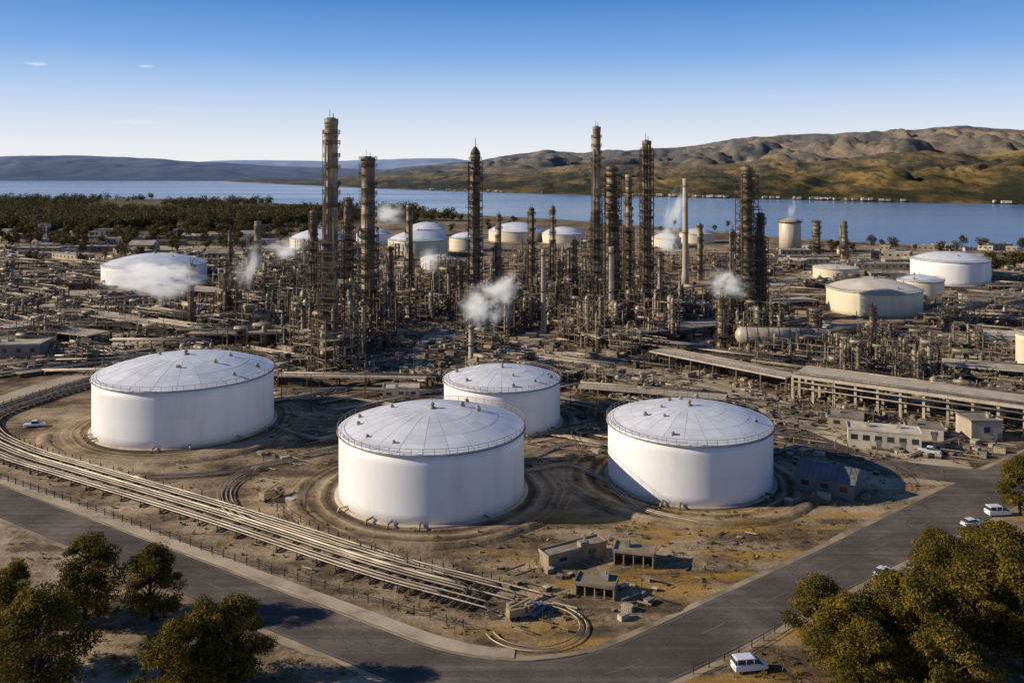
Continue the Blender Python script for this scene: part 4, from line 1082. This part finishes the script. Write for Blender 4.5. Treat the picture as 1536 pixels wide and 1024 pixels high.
TR(2,1462,885,.95,'bushy tree just below the parked white vans')
TR(1,1530,770,.95,'tree at the right edge beside the right road')
TR(0,1300,1065,1.0,'tree at bottom edge below lower right cluster')
TR(2,1420,1080,1.1,'tree at bottom edge under the pointed tree')
def small_tree(seed,n):
    R.seed(seed); root=T('far_tree',None,None,(0,0,0)); tb=MB(); tb.tube((0,0,-.3),(0,0,6),.4,5,.15); tb.build('trunk',M['bark'],root)
    lb=MB()
    for k in range(9):
        a=R.uniform(0,6.28); q=R.uniform(0,3.4); leafcloud(lb,q*math.cos(a),q*math.sin(a),R.uniform(3.5,10),2.4,2.4,1.8,n,1.3,R.uniform(.2,.7))
    lb.build('crown',M['leafdark'],root); return Proto(root,'dark green tree','tree','trees beyond the refinery yards','tree')
fp=[small_tree(5,45),small_tree(6,45),small_tree(8,45)]
R.seed(99)
RES=[(a,b_,c*.8) for a,b_,c in SAVE]
scatter(fp,150,(0,460,326,360),3,(0,1,2),(1.0,1.5),res=False)
scatter(fp,70,(0,440,350,376),4,(0,1,2),(.8,1.3),res=False)
scatter(fp,24,(560,1100,335,352),4,(0,1,2),(.6,1.1),res=False)
scatter(fp,20,(1180,1536,368,384),4,(0,1,2),(.6,1.1),res=False)
scatter(fp,16,(1480,1570,395,425),4,(0,1,2),(.9,1.2),res=False)
scatter(fp,16,(0,300,372,400),4,(0,1,2),(.6,1.0),res=False)
b=MB()
for k in range(4800):
    px=R.uniform(-80,700) if R.random()<.3 else R.uniform(-80,460); lo=lerp(shore,px)+1.5; hi=lerp([(0,350),(350,346),(460,336),(760,330)],px)
    py=lo+(hi-lo)*R.random()**.8; X,Y=P(px,py); s=R.uniform(.8,1.6)
    if noise.noise(Vector((X*.006,Y*.0035,0)))<-.14: continue
    cb=R.uniform(0,.8)
    for j in range(3):
        leafcloud(b,X+R.uniform(-3,3),Y+R.uniform(-3,3),s*R.uniform(4,10),4*s,4*s,3.6*s,16,3.0,cb)
tag(b.build('woodland',M['leafdark']),'dense dark wood between the refinery and the lake at left','woodland',kind='stuff')
b=MB()
for k in range(1300):
    px,py=R.choice(((R.uniform(0,700),R.uniform(880,1024)),(R.uniform(1050,1536),R.uniform(830,1024)),(R.uniform(0,900),R.uniform(700,930)),(R.uniform(900,1500),R.uniform(690,830))))
    X,Y=P(px,py); 
    if on_road(X,Y,1.2): continue
    if any((X-a)**2+(Y-b_)**2<c*c for a,b_,c in RES2): continue
    s=R.uniform(.2,.7); leafcloud(b,X,Y,s*.4,s,s,s*.7,14,.4,R.uniform(.4,1))
tag(b.build('dry_scrub',M['leaf']),'low dry scrub dotted along the verges','scrub',kind='stuff')
# ------------------------------------------------------------------ steam
def steam_mat(nm,dens,nscale):
    m,t,out=newmat(nm)
    tc=t.n('ShaderNodeTexCoord').outputs['Object']; oi=t.n('ShaderNodeObjectInfo').outputs['Random']
    off=t.n('ShaderNodeVectorMath',{0:tc,1:t.n('ShaderNodeCombineXYZ',{0:t.math('MULTIPLY',oi,50.0)}).outputs[0]},operation='ADD').outputs[0]
    ln=t.n('ShaderNodeVectorMath',{0:tc},operation='LENGTH').outputs['Value']
    nn=t.noise(off,nscale,7,.66)
    fall=t.math('SUBTRACT',1.0,ln,clamp=True)
    d=t.math('ADD',t.math('SUBTRACT',fall,.48),t.math('MULTIPLY',t.math('SUBTRACT',nn,.5),4.4))
    d=t.math('MULTIPLY',t.math('MULTIPLY',t.math('ADD',d,.12,clamp=True),fall),dens)
    v=t.n('ShaderNodeVolumePrincipled',{'Color':(.98,.97,.96,1),'Density':d,'Anisotropy':.0,'Emission Strength':t.math('MULTIPLY',d,.36),'Emission Color':(1,.96,.91,1)}); m.node_tree.links.new(v.outputs[0],out.inputs['Volume']); return m  # added emission stands in for light scattered many times inside the plume
sm=steam_mat('dense_steam',.62,1.9); sl=steam_mat('thin_steam',.30,1.7)
def steam(px,py,pb,w,h,rot,label,m=sm):
    X,Y=P(768,pb); X=(px-768)*Y/F; s=F/Y; Z=H-(py-HY)/s
    b=MB(); n=16
    prof=[(max(.02,math.sin(PI*k/10)),-math.cos(PI*k/10)) for k in range(11)]; b.lathe(prof,n)
    o=b.build('steam_plume',m); o.location=(X,Y,Z); o.scale=(w/2/s,w/2/s*.8,h/2/s); o.rotation_euler=(0,math.radians(rot),0)
    tag(o,label,'steam plume','steam plumes')
steam(722,464,546,96,92,0,'billowing steam above the small grey stack behind middle tank')
steam(750,436,546,90,68,-20,'upper puff of steam right of the small grey stack')
steam(228,416,508,190,72,8,'long flat steam drifting left from the short steaming column')
steam(372,402,480,56,110,15,'thin steam rising beside the far left columns',sl)
steam(1090,426,522,88,62,0,'steam puff over the squat banded stack')
steam(1012,318,440,40,104,12,'tall wispy steam left of the pale chimney')
steam(1002,362,445,58,60,0,'low puff of steam at the pale chimney foot')
steam(580,322,430,84,52,0,'faint steam right of the thick banded column',sl)
steam(645,392,450,70,48,0,'low steam between the cream tinted tank and spired tower',sl)
steam(430,375,440,84,50,0,'faint steam left of the tallest column foot',sl)
steam(1187,314,377,20,50,0,'faint steam rising above the squat silo',sl)
steam(1123,240,500,22,22,0,'faint puff at the top of the rightmost lattice tower',sl)
# ------------------------------------------------------------------ automatic location labels
LMS=[('the tallest banded column',*P(497,545)),('the spired tower',*P(713,470)),('the tall thin central stack',*P(895,450)),('the rightmost tall tower',*P(1120,500)),
 ('the front left tank',TK[0][0],TK[0][1]),('the nearest tank',TK[1][0],TK[1][1]),('the front right tank',TK[2][0],TK[2][1]),('the small middle tank',TK[3][0],TK[3][1]),
 ('the far left domed tank',TK[4][0],TK[4][1]),('the large cream tank',TK[15][0],TK[15][1]),('the far right tank',TK[17][0],TK[17][1]),('the long tan drum',*P(1175,533)),
 ('the pale concrete chimney',*P(1028,430)),('the squat silo',*P(1185,377)),('the short steaming column',*P(287,498)),('the cream tinted tank',TK[6][0],TK[6][1]),('the warehouse at left edge',*P(28,533)),
 ('the pale tall far building',*P(165,357)),('the long concrete deck',*P(1400,630)),('the low chimney',*P(917,505)),('the lakeside wood',*P(400,330)),('the steaming grey stack',*P(707,548))]
ORD=['','first','second','third','fourth','fifth','sixth','seventh','eighth','ninth','tenth','eleventh','twelfth','thirteenth','fourteenth','fifteenth','sixteenth','seventeenth','eighteenth','nineteenth','twentieth']
G={}
for o,desc,X,Y in AUTO:
    if 'far shore' in desc: G.setdefault((desc,'',''),[]).append((o,X,Y)); continue
    px,py=px_of(X,Y); best=min(LMS,key=lambda l:(px_of(l[1],l[2])[0]-px)**2+(3*(px_of(l[1],l[2])[1]-py))**2)
    bx,by=px_of(best[1],best[2]); dx,dy=px-bx,(py-by)*3
    rel=('right of' if dx>0 else 'left of') if abs(dx)>abs(dy) else ('in front of' if dy>0 else 'behind')
    G.setdefault((desc,rel,best[0]),[]).append((o,X,Y))
for (desc,rel,lm),L_ in G.items():
    L_.sort(key=lambda q:q[1]/q[2]); n=len(L_)
    for i,(o,X,Y) in enumerate(L_):
        base=('%s %s %s'%(desc,rel,lm)).strip()
        if n>1:
            if i<20: base+=', %s from left'%ORD[i+1]
            elif n-i<=20: base+=', %s from right'%ORD[n-i]
            else: base+=', amid the row'
        o['label']=base
# ------------------------------------------------------------------ camera, light, world
cam=bpy.data.cameras.new('camera'); co=bpy.data.objects.new('camera',cam); col.objects.link(co)
co.location=(0,0,H); co.rotation_euler=(PI/2,0,0); cam.sensor_width=36; cam.lens=36*F/1536; cam.shift_y=-(512-HY)/1536; cam.clip_end=100000; cam.clip_start=1
bpy.context.scene.camera=co
el=math.radians(23.5); az=math.radians(3)
ts=Vector((-math.cos(az)*math.cos(el),-math.sin(az)*math.cos(el),math.sin(el)))
sd=bpy.data.lights.new('sun','SUN'); so=bpy.data.objects.new('sun',sd); col.objects.link(so); sd.energy=5.0; sd.angle=math.radians(.5); sd.color=(1,.88,.69)
so.rotation_euler=ts.to_track_quat('Z','Y').to_euler()
w=bpy.data.worlds.new('World'); bpy.context.scene.world=w; w.use_nodes=True; w.node_tree.nodes.clear(); t=NT(w.node_tree)
sky=t.n('ShaderNodeTexSky',sky_type='NISHITA',sun_disc=False,sun_elevation=el,sun_rotation=math.atan2(ts.x,ts.y),altitude=100,air_density=1.0,dust_density=.3,ozone_density=3.0)
dirv=t.n('ShaderNodeTexCoord').outputs['Generated']; dz=t.n('ShaderNodeSeparateXYZ',{0:dirv})
g=t.ramp(dz.outputs[2],[(0.0,(.92,.90,.90)),(.03,(.80,.83,.90)),(.08,(.50,.64,.88)),(.13,(.20,.41,.79)),(.19,(.065,.23,.62)),(.32,(.03,.10,.30)),(1.0,(.022,.065,.20))])
cn=t.noise(t.mapv(dirv,sc=(3.0,3.0,60.0)),1.6,8,.65)
cm=t.math('MULTIPLY',t.ramp(cn,[(.58,0),(.72,1)]),t.math('MULTIPLY',t.n('ShaderNodeMapRange',{0:dz.outputs[0],1:-.15,2:-.4}).outputs[0],t.n('ShaderNodeMapRange',{0:dz.outputs[2],1:.10,2:.05}).outputs[0]))
g=t.mix(t.math('MULTIPLY',cm,.45),g,(.90,.89,.90))
for (cx,cz,sx,sz) in ((-.476,.1055,.013,.0022),(-.383,.1085,.008,.0012)):
    dd=t.n('ShaderNodeVectorMath',{0:t.n('ShaderNodeVectorMath',{0:t.n('ShaderNodeCombineXYZ',{0:dz.outputs[0],1:dz.outputs[2]}).outputs[0],1:(cx,cz,0)},operation='SUBTRACT').outputs[0],1:(1/sx,1/sz,0)},operation='MULTIPLY').outputs[0]
    ll=t.n('ShaderNodeVectorMath',{0:dd},operation='LENGTH').outputs['Value']
    f=t.math('MULTIPLY',t.math('SUBTRACT',t.math('ADD',1.0,t.math('MULTIPLY',t.math('SUBTRACT',t.noise(t.mapv(dirv,sc=(1,1,4)),90,4),.5),2.0)),ll,clamp=True),.7)
    front=t.math('GREATER_THAN',dz.outputs[1],0.0)
    g=t.mix(t.math('MULTIPLY',f,front),g,(.85,.86,.9))
g=t.n('ShaderNodeVectorMath',{0:g,3:1/.14},operation='SCALE').outputs[0]
fin=t.mix(.93,sky.outputs[0],g)
bg=t.n('ShaderNodeBackground',{0:fin,1:.14}); o=t.n('ShaderNodeOutputWorld',{0:bg.outputs[0]})
sc=bpy.context.scene; sc.view_settings.view_transform='Standard'; sc.view_settings.look='None'; sc.view_settings.exposure=0
